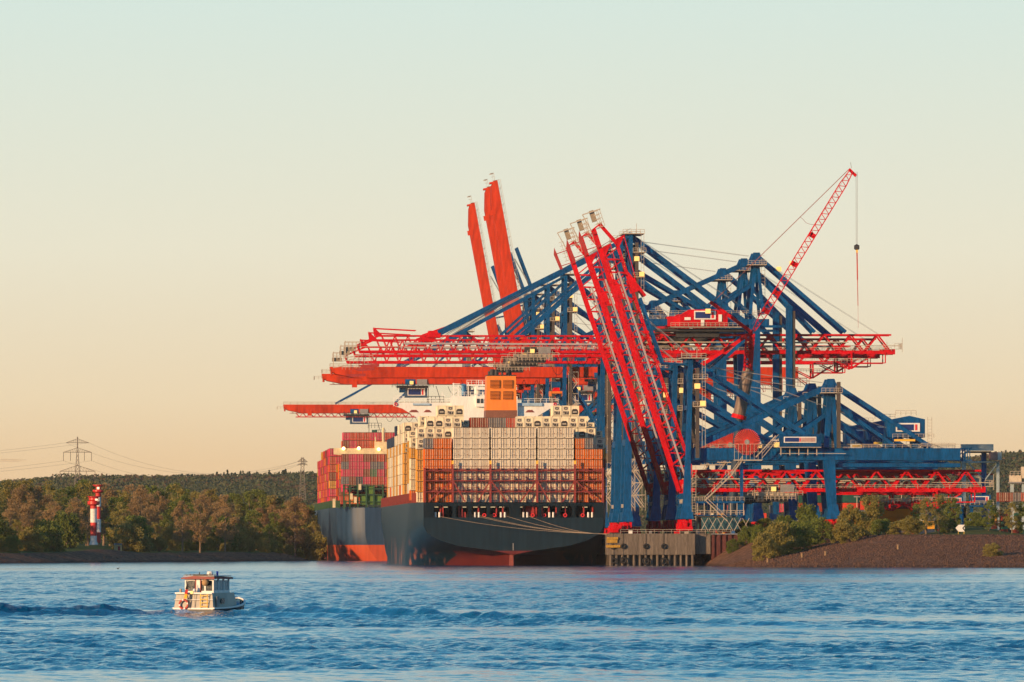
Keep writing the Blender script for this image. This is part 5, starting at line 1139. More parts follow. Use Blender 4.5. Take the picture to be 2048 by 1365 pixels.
for i, y in enumerate([20, 56, 72, 88, 104, 120, 136, 152, 168, 184, 200, 216, 232, 248, 264, 280]):
    wcol = 21 if i == 0 else 23 if y < 250 else 21
    nm = '%s row of second ship' % ORD[i + 1]
    bay(2, i, y, wcol, t2([5, 7, 7, 7, 6, 7, 6, 7, 6, 7, 6, 6, 6, 6, 6, 6][i], [5, 9, 8, 7, 7, 7, 7, 7, 7, 7, 7, 7, 7, 6, 6, 6][i]) if i != 1 else (lambda c, n: 7 if c < 2 else 9), 21.0, c2f(i + 3), lambda c, k, n: 'dry', nm)
# painter's visibility on the photo grid
SH = {1: (s1, Vector(s1.location)), 2: (s2, Vector(s2.location))}
ct, st = math.cos(TH), math.sin(TH)
def wpos(sh, x, y, z): l = SH[sh][1]; return (l.x + x * ct - y * st, l.y + x * st + y * ct, z)
def proj(p): return (CX + p[0] * F / p[1], HOR - (p[2] - H) * F / p[1])
buf = np.zeros((1365, 2048), bool); order = sorted(range(len(CL)), key=lambda i: wpos(*CL[i][:4])[1]); vis = [0] * len(CL)
def cover(x0, x1, y0, y1):
    x0, x1, y0, y1 = int(round(x0)), int(round(x1)), int(round(y0)), int(round(y1))
    if x1 <= x0 or y1 <= y0: return 0
    s = buf[y0:y1, x0:x1]; n = s.size - int(s.sum()); s[:] = True; return n
hull_done = False
for i in order:
    sh, x, y, z = CL[i][:4]
    if sh == 2 and not hull_done:
        cover(767, 1240, 1000, 1140); cover(972, 1033, 752, 860); cover(900, 975, 792, 860); hull_done = True
    a = proj(wpos(sh, x - 1.22, y, z)); b = proj(wpos(sh, x + 1.22, y, z + 2.9)); c = proj(wpos(sh, x - 1.22, y + 12.2, z))
    v_ = cover(a[0], b[0], b[1], a[1])
    v_ += cover(c[0], a[0], b[1] + .5, a[1] - .5)
    vis[i] = v_
def cont_proto(kind):
    W, Hh, Lc = 1.215, 2.9, 12.19; m = MB(); m.box(-W, W, 0.12, Lc, 0, Hh)
    for x in (-W + .09, W - .09): m.box(x - .09, x + .09, 0, 0.2, 0, Hh)
    m.box(-W, W, 0.0, .2, 0, .16).box(-W, W, 0, .2, Hh - .14, Hh)
    for k in range(30): y = .5 + k * .385; m.box(-W - .035, -W, y, y + .2, .18, Hh - .18)
    return m
proto_dry = cont_proto('dry').mesh('shipping_container', CM['white'])
proto_ref = cont_proto('reefer').mesh('refrigerated_container', CM['reefer'])
m = MB()
for x in (-.95, -.42, .42, .95): m.box(x - .045, x + .045, -.035, .06, .12, 2.78, 0)
for x in (-.95, -.42, .42, .95):
    m.box(x - .12, x + .12, -.05, .02, 1.0, 1.12, 1)
m.box(-.02, .02, 0.08, .125, .16, 2.76, 1)
for x in (-.74, -.2, .2, .74): m.box(x - .035, x + .035, .1, .125, .16, 2.74, 1)
m.box(-1.2, 1.2, -.02, .02, 2.76, 2.9, 1)

door_me = m.mesh('door', [mat('lock_bar_steel', (0.66, 0.55, 0.42), .5), mat('door_gap_dark', (0.13, 0.085, 0.06), .8)])
m = MB(); m.box(-.85, .85, .02, .2, .35, 1.45, 0).box(-.35, .2, -.01, .05, .5, 1.15, 1).prism([(.3, -.01, .5), (.75, -.01, .5), (.75, -.01, 1.25), (.45, -.01, 1.0)], (0, .05, 0), 1).box(-.7, -.45, -.01, .05, .8, 1.3, 1).box(-.7, .7, .1, .125, 1.7, 2.6, 0).box(-.9, .9, .06, .125, .12, .26, 1)
ring(m, (-.05, .02, 2.1), .38, .07, n=12, k=4, mi=1)
unit_me = m.mesh('cooling_unit', [mat('unit_grey', (0.42, .38, .32), .5), mat('unit_dark', (0.035, 0.03, 0.03), .6)])
m = MB(); m.prism([(-.85, -.03, .45), (.85, -.03, .45), (.85, -.03, 1.5), (.5, -.03, 1.95), (-.5, -.03, 1.95), (-.85, -.03, 1.5)], (0, .1, 0), 1).box(-.55, .55, -.06, .0, .9, 1.3, 0).box(-.9, .9, .06, .125, .12, .26, 1)
unit_me2 = m.mesh('cooling_unit', [mat('unit_grey', (0.42, .38, .32), .5), mat('unit_dark', (0.035, 0.03, 0.03), .6)])
doors = []
for q_ in range(6):
    dm = door_me.copy(); doors.append(dm)
    mb_ = MB(); rq = random.Random(q_ + 50)
    for _ in range(rq.randint(3, 7)):
        x, z = rq.uniform(-1.05, 1.0), rq.uniform(.3, 2.5); mb_.box(x, x + rq.uniform(.06, .26), .09, .118, z, z + rq.uniform(.08, .3), rq.choice([0, 0, 1]))
    v0 = [tuple(v.co) for v in door_me.vertices]; f0 = [tuple(p.vertices) for p in door_me.polygons]; n0 = len(v0); mi0 = [p.material_index for p in door_me.polygons]
    dm = bpy.data.meshes.new('door'); dm.from_pydata(v0 + mb_.v, [], f0 + [tuple(i + n0 for i in f) for f in mb_.f])
    for mm_ in list(door_me.materials) + [mat('rust_spot', (.33, .13, .05), .8), mat('dark_code_mark', (.05, .045, .05), .8)]: dm.materials.append(mm_)
    dm.polygons.foreach_set('material_index', mi0 + [2 + i for i in mb_.m]); dm.update(); doors[-1] = dm
def add_container(p, rz, col, kind, label, group):
    ref = kind == 'reefer'
    me = proto_ref if ref else proto_dry
    o = bpy.data.objects.new('refrigerated_container' if ref else 'shipping_container', me); COL.objects.link(o)
    o.location = p; o.rotation_euler = (0, 0, rz); tag(o, label, 'container', group)
    o.material_slots[0].link = 'OBJECT'; o.material_slots[0].material = CM[col]
    d = bpy.data.objects.new('cooling_unit' if ref else 'door', (unit_me if rc.random() < .65 else unit_me2) if ref else rc.choice(doors)); COL.objects.link(d); d.parent = o
    return o
YARD = []   # yard containers are added to the ranking below
ranked = sorted(range(len(CL)), key=lambda i: -vis[i]); pick = set(ranked[:278])
print('containers', len(CL), 'visible', sum(v > 0 for v in vis), 'cut', vis[ranked[277]])
rest = MB(); keys = list(CM)
for i in range(len(CL)):
    sh, x, y, z, col, kind, desc = CL[i]
    if i in pick:
        add_container(wpos(sh, x, y, z), TH, col, kind, '%s container %s' % (CNAME[col], desc), 'containers stacked on the %s ship' % ('navy' if sh == 1 else 'second'))
    else:
        n_top = vis[i] > 0 or abs(x) > 24 or z > 36
        if not n_top: continue
        mi_ = keys.index(col); rest.T = lambda p, sh=sh, x=x, y=y, z=z: Vector(wpos(sh, x + p.x, y + p.y, z + p.z))
        rest.box(-1.2, 1.2, 0, 12.15, .03, 2.88, mi_)
        if kind == 'reefer' and vis[i] > 0: rest.box(-.7, .7, -.06, -.01, .5, 1.3, len(keys))
        elif vis[i] > 0:
            for xx in (-.8, 0, .8): rest.box(xx - .06, xx + .06, -.05, 0, .1, 2.8, len(keys))
        for s_ in ((0, .12), (12.0, 12.15)): rest.box(-1.24, -1.19, s_[0], s_[1], 0, 2.9, len(keys))
rest.T = None
tag(rest.build('container_stacks', [CM[k] for k in keys] + [mat('unit_dark', (0, 0, 0))]), 'remaining containers of the deck stacks on both ships', 'containers', kind='stuff')
# mooring lines from the stern to the quay
RP = mat('mooring_rope', (0.36, 0.27, 0.19), .8)
bq = P(1222, 1068, 2388)
for i, (px, py, lab) in enumerate(((880, 1033.5, 'leftmost mooring line, running from the first stern opening to the quay'), (960, 1033, 'mooring line from the third stern opening to the quay'), (1011, 1032, 'mooring line from the fourth stern opening to the quay'), (1056, 1032, 'rightmost mooring line, from the fifth stern opening to the quay'))):
    a = Vector(wpos(1, sx1(px), 0.2, sz1(py))); b_ = bq + Vector((0, 0, -.1 * i)); m = MB(); pr = a
    for off in ((-.16, .16) if i == 1 else (0,)):
        pr = a + Vector((0, 0, off))
        for k in range(1, 13):
            q = k / 12; p = a.lerp(b_, q) + Vector((0, 0, off * (1 - q) - 1.1 * 4 * q * (1 - q))); m.bar(pr, p, .075); pr = p
    tag(m.build('mooring_line', RP), lab, 'rope', 'mooring lines at the stern')

# ------------------------------------------------------------------ lighthouses
LRED = mat('lighthouse_red', (0.62, 0.03, 0.025), .4); LWH = mat('lighthouse_white', (.78, .76, .72), .45)
def lighthouse(px, D, ybase, bands, r, gal, label):
    s = F / D; x = (px - CX) / s; g = gz(x, D); zf = lambda y: H + (HOR - y) / s - g
    t = thing('lighthouse', label, 'lighthouse', (x, D, g), 0)
    for (ya, yb, c) in bands: MB().lathe([(r, zf(yb)), (r, zf(ya))], n=20).build('tower_band', LRED if c == 'r' else LWH, t, smooth=False)
    for (ya, yb, rr, nm) in gal: MB().lathe([(0, zf(yb)), (rr * .75, zf(yb)), (rr, zf(yb) + .4), (rr, zf(ya)), (0, zf(ya))], n=18).build(nm, LRED, t)
    return t, zf, s
t, zf, s_ = lighthouse(196.5, 2905, 1082, [(982, 994.5, 'r'), (994.5, 1013.5, 'w'), (1013.5, 1038.5, 'r'), (1038.5, 1065, 'w'), (1065, 1086, 'r')], .93, [(970, 973.5, 1.9, 'roof'), (973.5, 980, .8, 'lantern'), (980, 986, 1.9, 'gallery')], 'taller rear lighthouse with red and white bands')
MB().box(-.4, .4, -1.1, -.7, zf(979), zf(974.5)).build('lamp', mat('lamp_glass', (1, .8, .55), .2, emit=.8), t)
t, zf, s_ = lighthouse(187.2, 2870, 1085, [(997, 1018, 'r'), (1018, 1045.5, 'w'), (1045.5, 1072, 'r'), (1072, 1090, 'w')], 1.1, [(993, 996, 2.1, 'roof'), (996, 1003, 1.6, 'lantern'), (1003, 1011, 2.05, 'gallery')], 'shorter front lighthouse with red and white bands')
MB().box(.6, 1.4, -1.75, -1.3, zf(1001.5), zf(998)).build('lamp', MATS['lamp_glass'], t)
MB().lathe([(1.45, zf(1090)), (1.15, zf(1083))], n=20).build('base', LWH, t)
# small pale hut on the mound
hx_, hd = (236 - CX) * 2895 / F, 2895; t = thing('hut', 'small pale hut with boat ramp right of the lighthouses', 'hut', (hx_, hd, gz(hx_, hd)), .3)
MB().box(-1.1, 1.1, -1, 1, -.3, 1.9).build('wall', mat('cream_wall', (.6, .42, .2), .7), t); MB().prism([(-1.3, -1.2, 1.9), (1.3, -1.2, 1.9), (1.0, -1.2, 2.4), (-1.0, -1.2, 2.4)], (0, 2.4, 0)).build('roof', mat('grey_roof', (.25, .25, .26), .7), t)
MB().box(-.3, .5, -1.05, -1.005, .0, 1.4).build('door', DRED, t)

# ------------------------------------------------------------------ pylons and power lines
PYM = mat('pylon_steel', (.22, .19, .16), .7)
def pylon(px, D, ytop, ybase, arms, wt, wb, label):
    s = F / D; x = (px - CX) / s; zz = lambda y: H + (HOR - y) / s
    t = thing('pylon', label, 'electricity pylon', (x, D, 0), 0); z0, z1 = zz(ybase), zz(ytop); m = MB(); n = 16
    hw = lambda z: (wb + (wt - wb) * min(1, (z - z0) / (z1 - z0) * 1.15)) / s
    for sx_ in (-1, 1):
        for sy_ in (-1, 1):
            for k in range(n): za, zb_ = z0 + (z1 - z0) * k / n, z0 + (z1 - z0) * (k + 1) / n; m.bar((sx_ * hw(za), sy_ * hw(za), za), (sx_ * hw(zb_), sy_ * hw(zb_), zb_), .26)
    for k in range(n):
        za, zb_ = z0 + (z1 - z0) * k / n, z0 + (z1 - z0) * (k + 1) / n
        for sy_ in (-1, 1): m.bar((-hw(za), sy_ * hw(za), za), (hw(zb_), sy_ * hw(zb_), zb_), .14); m.bar((hw(za), sy_ * hw(za), za), (-hw(zb_), sy_ * hw(zb_), zb_), .14)
    m.build('lattice_tower', PYM, t); tips = []
    for (y, w_, up, drop) in arms:
        a = w_ / s; z = zz(y); m = MB()
        m.bar((-a, 0, z), (a, 0, z), .3)
        for sg in (-1, 1):
            m.bar((sg * a, 0, z), (0, 0, z + up / s), .24)
            for k in range(1, 6): q = k / 6; m.bar((sg * a * q, 0, z), (sg * a * q, 0, z + up / s * (1 - q)), .12); m.bar((sg * a * q, 0, z), (sg * a * (q - 1 / 6), 0, z + up / s * (1 - q + 1 / 6)), .1)
        m.build('cross_arm', PYM, t)
        for q in (-1, 1, -.5, .5):
            if drop: MB().bar((q * a, 0, z), (q * a, 0, z - drop / s), .3).build('insulator', PYM, t)
            tips.append((x + q * a, D, z - drop / s))
    return tips
t1 = pylon(155, 4450, 874, 1012, [(886, 23, 8, 0), (905, 28, 9, 17), (943, 35, 12, 7)], .6, 8.5, 'large electricity pylon standing behind the left wood')
t2_ = pylon(605, 4600, 915, 1000, [(924, 10, 8, 0), (929, 9, 3, 3)], 2.5, 6.5, 'small distant pylon just left of the container ships')
def wire(a, b, sag, lab):
    a, b = Vector(a), Vector(b); m = MB(); pr = a
    for k in range(1, 25): q = k / 24; p = a.lerp(b, q) - Vector((0, 0, sag * 4 * q * (1 - q))); m.bar(pr, p, .075); pr = p
    tag(m.build('power_line', PYM), lab, 'power line', 'power lines by the large pylon')
for i in (0, 1, 4, 5):
    wire(t1[i], (t1[i][0] - 260, 4100, t1[i][2] - 6), 9, 'thin power line hanging left of the large pylon')
    wire(t1[i], t2_[i % 4], 11, 'thin power line hanging between the large and the small pylon')
TW = thing('tower_crane', 'distant tower crane jib entering at the left edge', 'tower crane', P(-60, 1000, 5200), 0); TW.location.z = 30
m = MB(); zj = P(0, 923, 5200).z - 30
for k in range(22): u = k * 1.55; m.bar((u, 0, zj), (u + .8, 0, zj + 1.3), .14); m.bar((u + .8, 0, zj + 1.3), (u + 1.55, 0, zj), .14)
m.bar((-8, 0, zj), (30, 0, zj), .22); m.bar((0, 0, zj + 1.3), (29, 0, zj + 1.0), .18); m.build('jib', TAN, TW)
MB().box(-1, 1, -1, 1, 0, zj + 4).build('mast', TAN, TW)

# ------------------------------------------------------------------ bank furniture
t = thing('marker_board', 'white arrow-shaped river marker board standing on the right bank', 'sign', (P(1921, 1070, 2268).x, 2268, 8.4), 0); s_ = F / 2268
q = lambda px, py: ((px - 1921) / s_, 0, H + (HOR - py) / s_ - 8.4)
MB().prism([q(1911, 1056.5), q(1917, 1063.8), q(1929.5, 1063.8), q(1929.5, 1050), q(1917, 1050)], (0, .12, 0)).build('panel', WHITE, t)
MB().prism([(q(1929.8, 0)[0], -.04, q(0, 1050)[2]), (q(1924.5, 0)[0], -.04, q(0, 1056.8)[2]), (q(1929.8, 0)[0], -.04, q(0, 1063.8)[2]), (q(1929.8, 0)[0], -.04, q(0, 1060)[2]), (q(1927, 0)[0], -.04, q(0, 1056.8)[2]), (q(1929.8, 0)[0], -.04, q(0, 1053.6)[2])], (0, .03, 0)).build('black_arrow', mat('black_paint', (.02, .02, .02), .6), t)
for px in (1916.5, 1928): MB().bar((q(px, 0)[0], .06, -1.2), (q(px, 0)[0], .06, q(0, 1063)[2]), .12).build('leg', YEL, t)
for i, (px, py, lab) in enumerate(((1535.5, 1115, 'below the large willow shrub'), (1604, 1113, 'right of the large willow shrub'), (1651, 1114, 'on the open slope, middle of the bank'), (1796, 1113, 'standing alone on the slope below the twin birches'))):
    D = {0: 2215, 1: 2222, 2: 2216, 3: 2222}[i]; x = (px - CX) * D / F; g = gz(x, D)
    o = MB().tube((0, 0, -.4), (0, 0, 1.15), .34, .3, 10).tube((0, 0, 1.15), (0, 0, 1.25), .38, .36, 10).build('mooring_post', mat('weathered_wood', (.34, .22, .12), .9, var=.5, scale=4)); o.location = (x, D, g); tag(o, 'weathered mooring post ' + lab, 'post', 'posts on the stony bank')
# pale driftwood lines along the bank
# ------------------------------------------------------------------ yard behind the bank
def yc(px, D, tier, col, side, label):
    s = F / D; p = ((px - CX) / s, D, 8.45 + tier * 2.75)
    add_container(p, R(90) if side else 0, col, 'dry', label, 'containers in the yard')
for a in [(1795, 2700, 2, 'grey', 1, 'dark grey container on top of the yard stack behind the bank'), (1795, 2700, 1, 'brown', 1, 'red-brown container in the middle of the yard stack behind the bank'), (1798, 2700, 3, 'red', 1, 'orange-red container topping the tall yard stack left of the birches'),
          (1838, 2600, 2, 'orange', 1, 'orange container seen above the birch trees'), (1838, 2600, 1, 'orange', 1, 'orange container seen through the birch trees'), (1840, 2600, 3, 'brown', 1, 'red-brown container above the orange ones'),
          (1745, 2800, 4, 'teal', 1, 'dark green container high behind the landside crane leg'), (1672, 2800, 4, 'teal', 1, 'dark green container behind the crane leg, hidden at its left'), (1745, 2800, 3, 'red', 1, 'red container under the dark green one'),
          (1655, 2800, 3, 'brown', 1, 'brown container between the crane legs'), (1636, 2800, 4, 'blue', 0, 'pale blue container end between crane legs'), (1636, 2800, 3, 'red', 0, 'red container end between crane legs'),
          (1560, 2850, 3, 'magenta', 0, 'pink-red container end under the lattice girder'), (1585, 2850, 2, 'brown', 0, 'rusty container end under the lattice girder'),
          (2018, 2700, 4, 'brown', 0, 'red-brown container left of the right-edge crane cabin'), (2034, 2700, 4, 'grey', 0, 'grey container beside the right-edge crane cabin'), (2005, 2700, 4, 'brown', 0, 'dark red container topping the right yard stack'), (2050, 2700, 4, 'red', 0, 'red container cut by the right edge')]:
    yc(*a)
p_ = P(1451, 1056, 2400); add_container((p_.x, 2400, 9.2), 0, 'red', 'dry', 'bright orange-red container on the quay below the low girder', 'containers in the yard')
for o in [bpy.data.objects[-1]] if False else []: pass
add_container((P(1508, 1056, 2420).x, 2420, 8.6), 0, 'brown', 'dry', 'dark red container standing right of the bright orange-red one', 'containers in the yard')
mlist = MB()
rng_y = random.Random(8)
for px in range(1400, 2080, 21):
    for k in range(rng_y.choice([2, 3, 3, 4])):
        s = F / 2900; x = (px - CX) / s; mlist.box(x - 1.2, x + 1.2, 2900, 2912, 8.5 + k * 2.7, 11.1 + k * 2.7, rng_y.randrange(len(keys)))
tag(mlist.build('container_stacks', [CM[k] for k in keys]), 'far rows of stacked containers glimpsed between the crane legs', 'containers', kind='stuff')
for i, px in enumerate((1714, 1746, 1778, 1803)):
    x = (px - CX) * 2640 / F; t = thing('lamp_post', '%s from left of four pale lamp posts behind the bank' % ORD[i], 'lamp post', (x, 2640, 8.4), 0, 'lamp posts in the yard')
    MB().tube((0, 0, 0), (0, 0, [12, 13, 14.5, 16][i]), .2, .12, 8).build('pole', TAN, t); MB().box(-1, 1, -.3, .3, [12, 13, 14.5, 16][i], [12, 13, 14.5, 16][i] + .4).build('lamp_head', GREY, t)
# pale blue yard gantry at the right, trolley houses, crane cabin at the right edge
GD = 2900.0; gs = F / GD
def gq(px, py, y=0): return ((px - 1955) / gs, y, H + (HOR - py) / gs - 8.4)
PB = mat('pale_grey_blue_paint', (.38, .46, .48), .6)
t = thing('yard_gantry', 'pale grey-blue gantry crane at right in front of the wooded hill', 'gantry crane', ((1955 - CX) / gs, GD, 8.4), 0)
def gbox(a, b, c, d, y0, y1, nm, mt, par=None): q0, q1 = gq(a, d), gq(b, c); return MB().box(q0[0], q1[0], y0, y1, q0[2], q1[2]).build(nm, mt, par or t)
gbox(1921, 1986, 889, 902, -3, 0, 'top_girder', PB); gbox(1930, 1982, 903, 906.5, -2, 2, 'trolley_rail', DARK)
for (a, b, c, d, mt) in ((1924, 1932, 906.6, 1062, PB), (1963, 1973, 906.6, 1064, BLUE), (1993, 1999, 923, 1060, PB)): gbox(a, b, c, d, 0, 1.5, 'leg', mt)
gbox(1978, 1994, 905, 920.5, -4, 2, 'operator_cab', mat('rosy_brown_panel', (.4, .2, .17), .6)); gbox(1994.2, 2002, 905, 920.5, -4, 1, 'cab_end', PB)
gbox(1925, 1999, 923, 926, -1, .9, 'tie_beam', PB); gbox(1905, 1918, 945, 952, -4, 3, 'red_canopy', DRED); gbox(1940, 1987, 951, 971, 3, 9, 'fuel_tank', mat('pale_tank', (.5, .5, .42), .6)); gbox(1938, 1988, 947, 950.8, 3, 9, 'tank_rim', DRED)
MB().bar(gq(1970, 960, -.5), gq(1994, 928, -.5), .35).bar(gq(1966, 958, -.5), gq(1936, 926, -.5), .35).build('brace', PB, t)
for i, (px, y0, w_, lab) in enumerate(((1911, 996, 15, 'left one of two blue straddle units with navy sign panels'), (1961, 993, 21, 'right one of two blue straddle units with navy sign panels'))):
    D = 2660; s = F / D; tt = thing('yard_crane', lab, 'yard crane', ((px - CX) / s, D, 8.4), 0, 'blue yard cranes with sign panels'); zz = lambda y: H + (HOR - y) / s - 8.4; hw = w_ / s
    MB().box(-hw, hw, 0, 6, zz(y0 + 16), zz(y0 - 3)).box(-hw * 1.1, hw * 1.1, -1, 7, zz(y0 + 21), zz(y0 + 18)).build('machine_house', BLUE, tt)
    MB().box(-hw * .9, hw * .8, -.2, -.02, zz(y0 + 11.5), zz(y0), 0).box(-hw * .8, hw * .45, -.3, -.21, zz(y0 + 10), zz(y0 + 1.5), 1).box(hw * .52, hw * .68, -.3, -.21, zz(y0 + 10), zz(y0 + 1.5), 2).build('sign_panel', SIGNM, tt)
    for sx_ in (-1, 1): MB().box(sx_ * hw * .85 - .5, sx_ * hw * .85 + .5, 0, 1.2, 0, zz(y0 + 21)).build('leg', BLUE, tt)
    MB().rail((-hw, -1, zz(y0 + 17)), (hw * 1.2, -1, zz(y0 + 17)), 1.2, 1.2, .14).build('railing', TAN, tt)
t = thing('crane_cabin', 'pale sunlit crane cabin on grey legs cut by the right edge', 'crane cabin', (P(2034, 0, 2780).x, 2780, 8.4), 0); s = F / 2780
def cq(a, b, c, d, y0, y1, nm, mt): MB().box((a - 2034) / s, (b - 2034) / s, y0, y1, H + (HOR - d) / s - 8.4, H + (HOR - c) / s - 8.4).build(nm, mt, t)
CP = mat('cabin_pale', (.66, .56, .42), .6)
cq(2020, 2043, 951, 964, 0, 5, 'cabin', CP); cq(2044, 2075, 934, 957, -1, 6, 'cabin', CP); cq(2021, 2028, 966, 1060, .5, 2, 'leg', PB); cq(2044, 2050, 966, 1060, .5, 2, 'leg', PB); cq(2018, 2075, 964.2, 967, -.5, 6, 'deck', GREY)
MB().rail((-14 / s, -.5, H + (HOR - 951) / s - 8.4), (10 / s, -.5, H + (HOR - 951) / s - 8.4), 1.3, 1, .16).build('railing', TAN, t)
# orange spreader hanging over the ship
t = thing('container_spreader', 'orange and blue spreader hanging right of the orange funnel', 'spreader', P(1112, 788, 3190), TH); s = F / 3190
MB().box(-2.3, 2.3, -6, 6, 0, .8).box(-2.4, -1.9, -6.1, 6.1, -1.0, .9).box(1.9, 2.4, -6.1, 6.1, -1.0, .9).build('frame', mat('spreader_orange', (.8, .2, .02), .5), t)
MB().box(-1.6, 1.6, -3, 3, 2.3, 4.4).build('head_block', BLUE, t); MB().prism([(-1.5, -3.2, .8), (1.5, -3.2, .8), (.9, -3.2, 2.2), (-.9, -3.2, 2.2)], (0, 6, 0)).build('headframe', RED, t)
for sx_ in (-1.2, 1.2): MB().bar((sx_, 0, 4.4), (sx_, 0, 9.6), .14).build('hoist_rope', GREY, t)
# ------------------------------------------------------------------ quay-top equipment between the crane feet
for px, D, w_, h_, mt, nm, lab, ct_ in ((1261, 2384, 8, 6, WHITE, 'control_box', 'small white control box on the quay between the crane feet', 'box'), (1301, 2383, 6, 5, GREY, 'control_box', 'small grey control box on the quay edge', 'box'), (1373, 2382, 8, 4, TAN, 'control_box', 'low pale box in front of the nearest red bogie', 'box')):
    s = F / D; o = MB().box(-w_ / 2 / s, w_ / 2 / s, 0, 1.2, 0, h_ / s).box(-w_ / 2.2 / s, w_ / 2.2 / s, -.06, -.01, .15, h_ / s - .15).build(nm, mt); o.location = ((px - CX) / s, D, QZ); tag(o, lab, ct_)

# ------------------------------------------------------------------ the launch
bt = thing('harbour_launch', 'small cream and red harbour launch heading away across the river', 'boat', ((387 - CX) * BOAT_D / F, BOAT_D, 0.08), R(-20)); 
CRE = mat('launch_cream', (.38, .35, .30), .5, var=.15, scale=1.5, streak=True); BHULL = mat('launch_dark_hull', (.02, .022, .03), .4); BRED = mat('launch_red', (.24, .018, .022), .5)
bys = [0, .5, 1.5, 3, 4.5, 6, 7.2, 8.2, 9.0, 9.5]; bw = [1.72, 1.8, 1.86, 1.88, 1.86, 1.75, 1.5, 1.1, .6, .05]; bsh = [.42, .42, .43, .47, .54, .66, .8, .95, 1.1, 1.2]
m = MB(); g = MB(); dk_ = MB()
for i in range(9):
    for sg in (-1, 1):
        a, b = bw[i], bw[i + 1]; m.add([(sg * a * .8, bys[i], -.4), (sg * b * .7, bys[i + 1], -.4), (sg * b, bys[i + 1], bsh[i + 1]), (sg * a, bys[i], bsh[i])], [(0, 1, 2, 3) if sg > 0 else (3, 2, 1, 0)])
        g.bar((sg * a, bys[i], bsh[i] + .05), (sg * b, bys[i + 1], bsh[i + 1] + .05), .13, .12)
    dk_.add([(-bw[i] * .96, bys[i], bsh[i] - .08), (bw[i] * .96, bys[i], bsh[i] - .08), (bw[i + 1] * .96, bys[i + 1], bsh[i + 1] - .08), (-bw[i + 1] * .96, bys[i + 1], bsh[i + 1] - .08)], [(0, 1, 2, 3)])
m.add([(-1.38, 0, -.4), (1.38, 0, -.4), (1.72, 0, .42), (-1.72, 0, .42)], [(0, 1, 2, 3)]); m.build('hull', BHULL, bt); g.build('rubbing_strake', WHITE, bt); dk_.build('deck', mat('launch_deck_blue', (.05, .2, .3), .6), bt)
m = MB(); m.add([(-1.7, .05, .42), (1.66, .05, .42), (1.75, 3.2, .42), (1.5, 5.6, .5), (-1.5, 5.6, .5), (-1.75, 3.2, .42), (-1.55, .25, 1.66), (1.5, .25, 1.66), (1.55, 3.2, 1.66), (1.3, 5.4, 1.7), (-1.3, 5.4, 1.7), (-1.6, 3.2, 1.66)],
    [(0, 1, 7, 6), (1, 2, 8, 7), (2, 3, 9, 8), (3, 4, 10, 9), (4, 5, 11, 10), (5, 0, 6, 11), (6, 7, 8, 9, 10, 11)])
cb = m.build('lower_cabin', CRE, bt)
MB().box(-1.72, 1.7, -.02, .12, .38, .5).box(-1.6, 1.55, .02, .2, 1.6, 1.72).box(-1.68, 1.64, .0, .1, 1.12, 1.16).build('trim', WHITE, bt)
# glazed upper cabin: posts, panes, roof
m = MB(); zc0, zc1 = 1.68, 2.78
for x in (-1.05, -.1, .18, .62, 1.3): m.box(x - .06, x + .06, .9, 1.02, zc0, zc1)
m.box(-.12, .2, .86, 1.0, zc0, zc1)
for y in (2.0, 3.1, 4.2): m.box(1.24, 1.36, y - .06, y + .06, zc0, zc1).box(-1.11, -.99, y - .06, y + .06, zc0, zc1)
m.box(-1.1, 1.36, .88, 1.02, zc0, zc0 + .16).box(-1.1, 1.36, .88, 1.02, zc1 - .12, zc1).box(1.24, 1.36, .9, 4.2, zc0, zc0 + .2).box(-1.11, -.99, .9, 4.2, zc0, zc0 + .2).box(-1.1, 1.36, 4.14, 4.26, zc0, zc0 + .2)
m.build('wheelhouse_frame', WHITE, bt)
for a, b in ((-.99, -.16), (.24, .56), (.68, 1.24)): MB().box(a, b, .94, .955, zc0 + .16, zc1 - .12).build('window', GLASS, bt)
for a, b in ((1.05, 1.94), (2.06, 3.04), (3.16, 4.14)): MB().box(1.29, 1.31, a, b, zc0 + .2, zc1 - .1).build('window', mat('side_glass', (.2, .32, .36), .1), bt)
MB().box(-.9, 1.1, 4.19, 4.2, zc0 + .2, zc1 - .1).build('window', MATS['side_glass'], bt)
m = MB(); m.prism([(-1.3, .55, zc1), (1.55, .55, zc1), (1.55, .55, zc1 + .14), (-.2, .55, zc1 + .24), (-1.3, .55, zc1 + .1)], (0, 4.0, 0)); m.build('roof', BRED, bt)
MB().box(-1.2, 1.45, .75, 4.4, zc1 + .2, zc1 + .27).build('roof_top', mat('roof_grey', (.45, .4, .38), .6), bt)
for a, b in ((-.22, -.12), (.22, .3)): MB().box(a, b, .83, .88, zc0 - .02, zc1).build('door_frame', BRED, bt)
MB().box(-.35, .62, .7, 1.6, zc1 + .27, zc1 + .38).build('radar_bar', DARK, bt)
m = MB(); m.lathe([(0, zc1 + .62), (.2, zc1 + .6), (.26, zc1 + .45), (.24, zc1 + .28), (0, zc1 + .28)], (.85, 1.4), 12); m.build('radar_dome', WHITE, bt, smooth=True)
m = MB(); m.lathe([(0, zc0 + .55)] + [(.27 * math.sin(R(a)), zc0 + .82 - .27 * math.cos(R(a))) for a in range(20, 180, 20)] + [(0, zc0 + 1.09)], (.75, .62), 14); m.build('ball_fender', mat('fender_ochre', (.5, .3, .13), .7), bt, smooth=True)
MB().tube((1.15, 2.2, zc1 + .27), (1.15, 2.2, zc1 + .62), .09, n=8).build('blue_light', mat('blue_lamp', (.01, .03, .35), .4), bt)
m = MB()
for x, y, h_ in ((-1.0, 1, .16), (-.8, 1.3, .2), (1.0, 1, .3), (1.35, 1.2, .2), (.1, 1, .35)): m.bar((x, y, zc1 + .2), (x, y, zc1 + .2 + h_), .06)
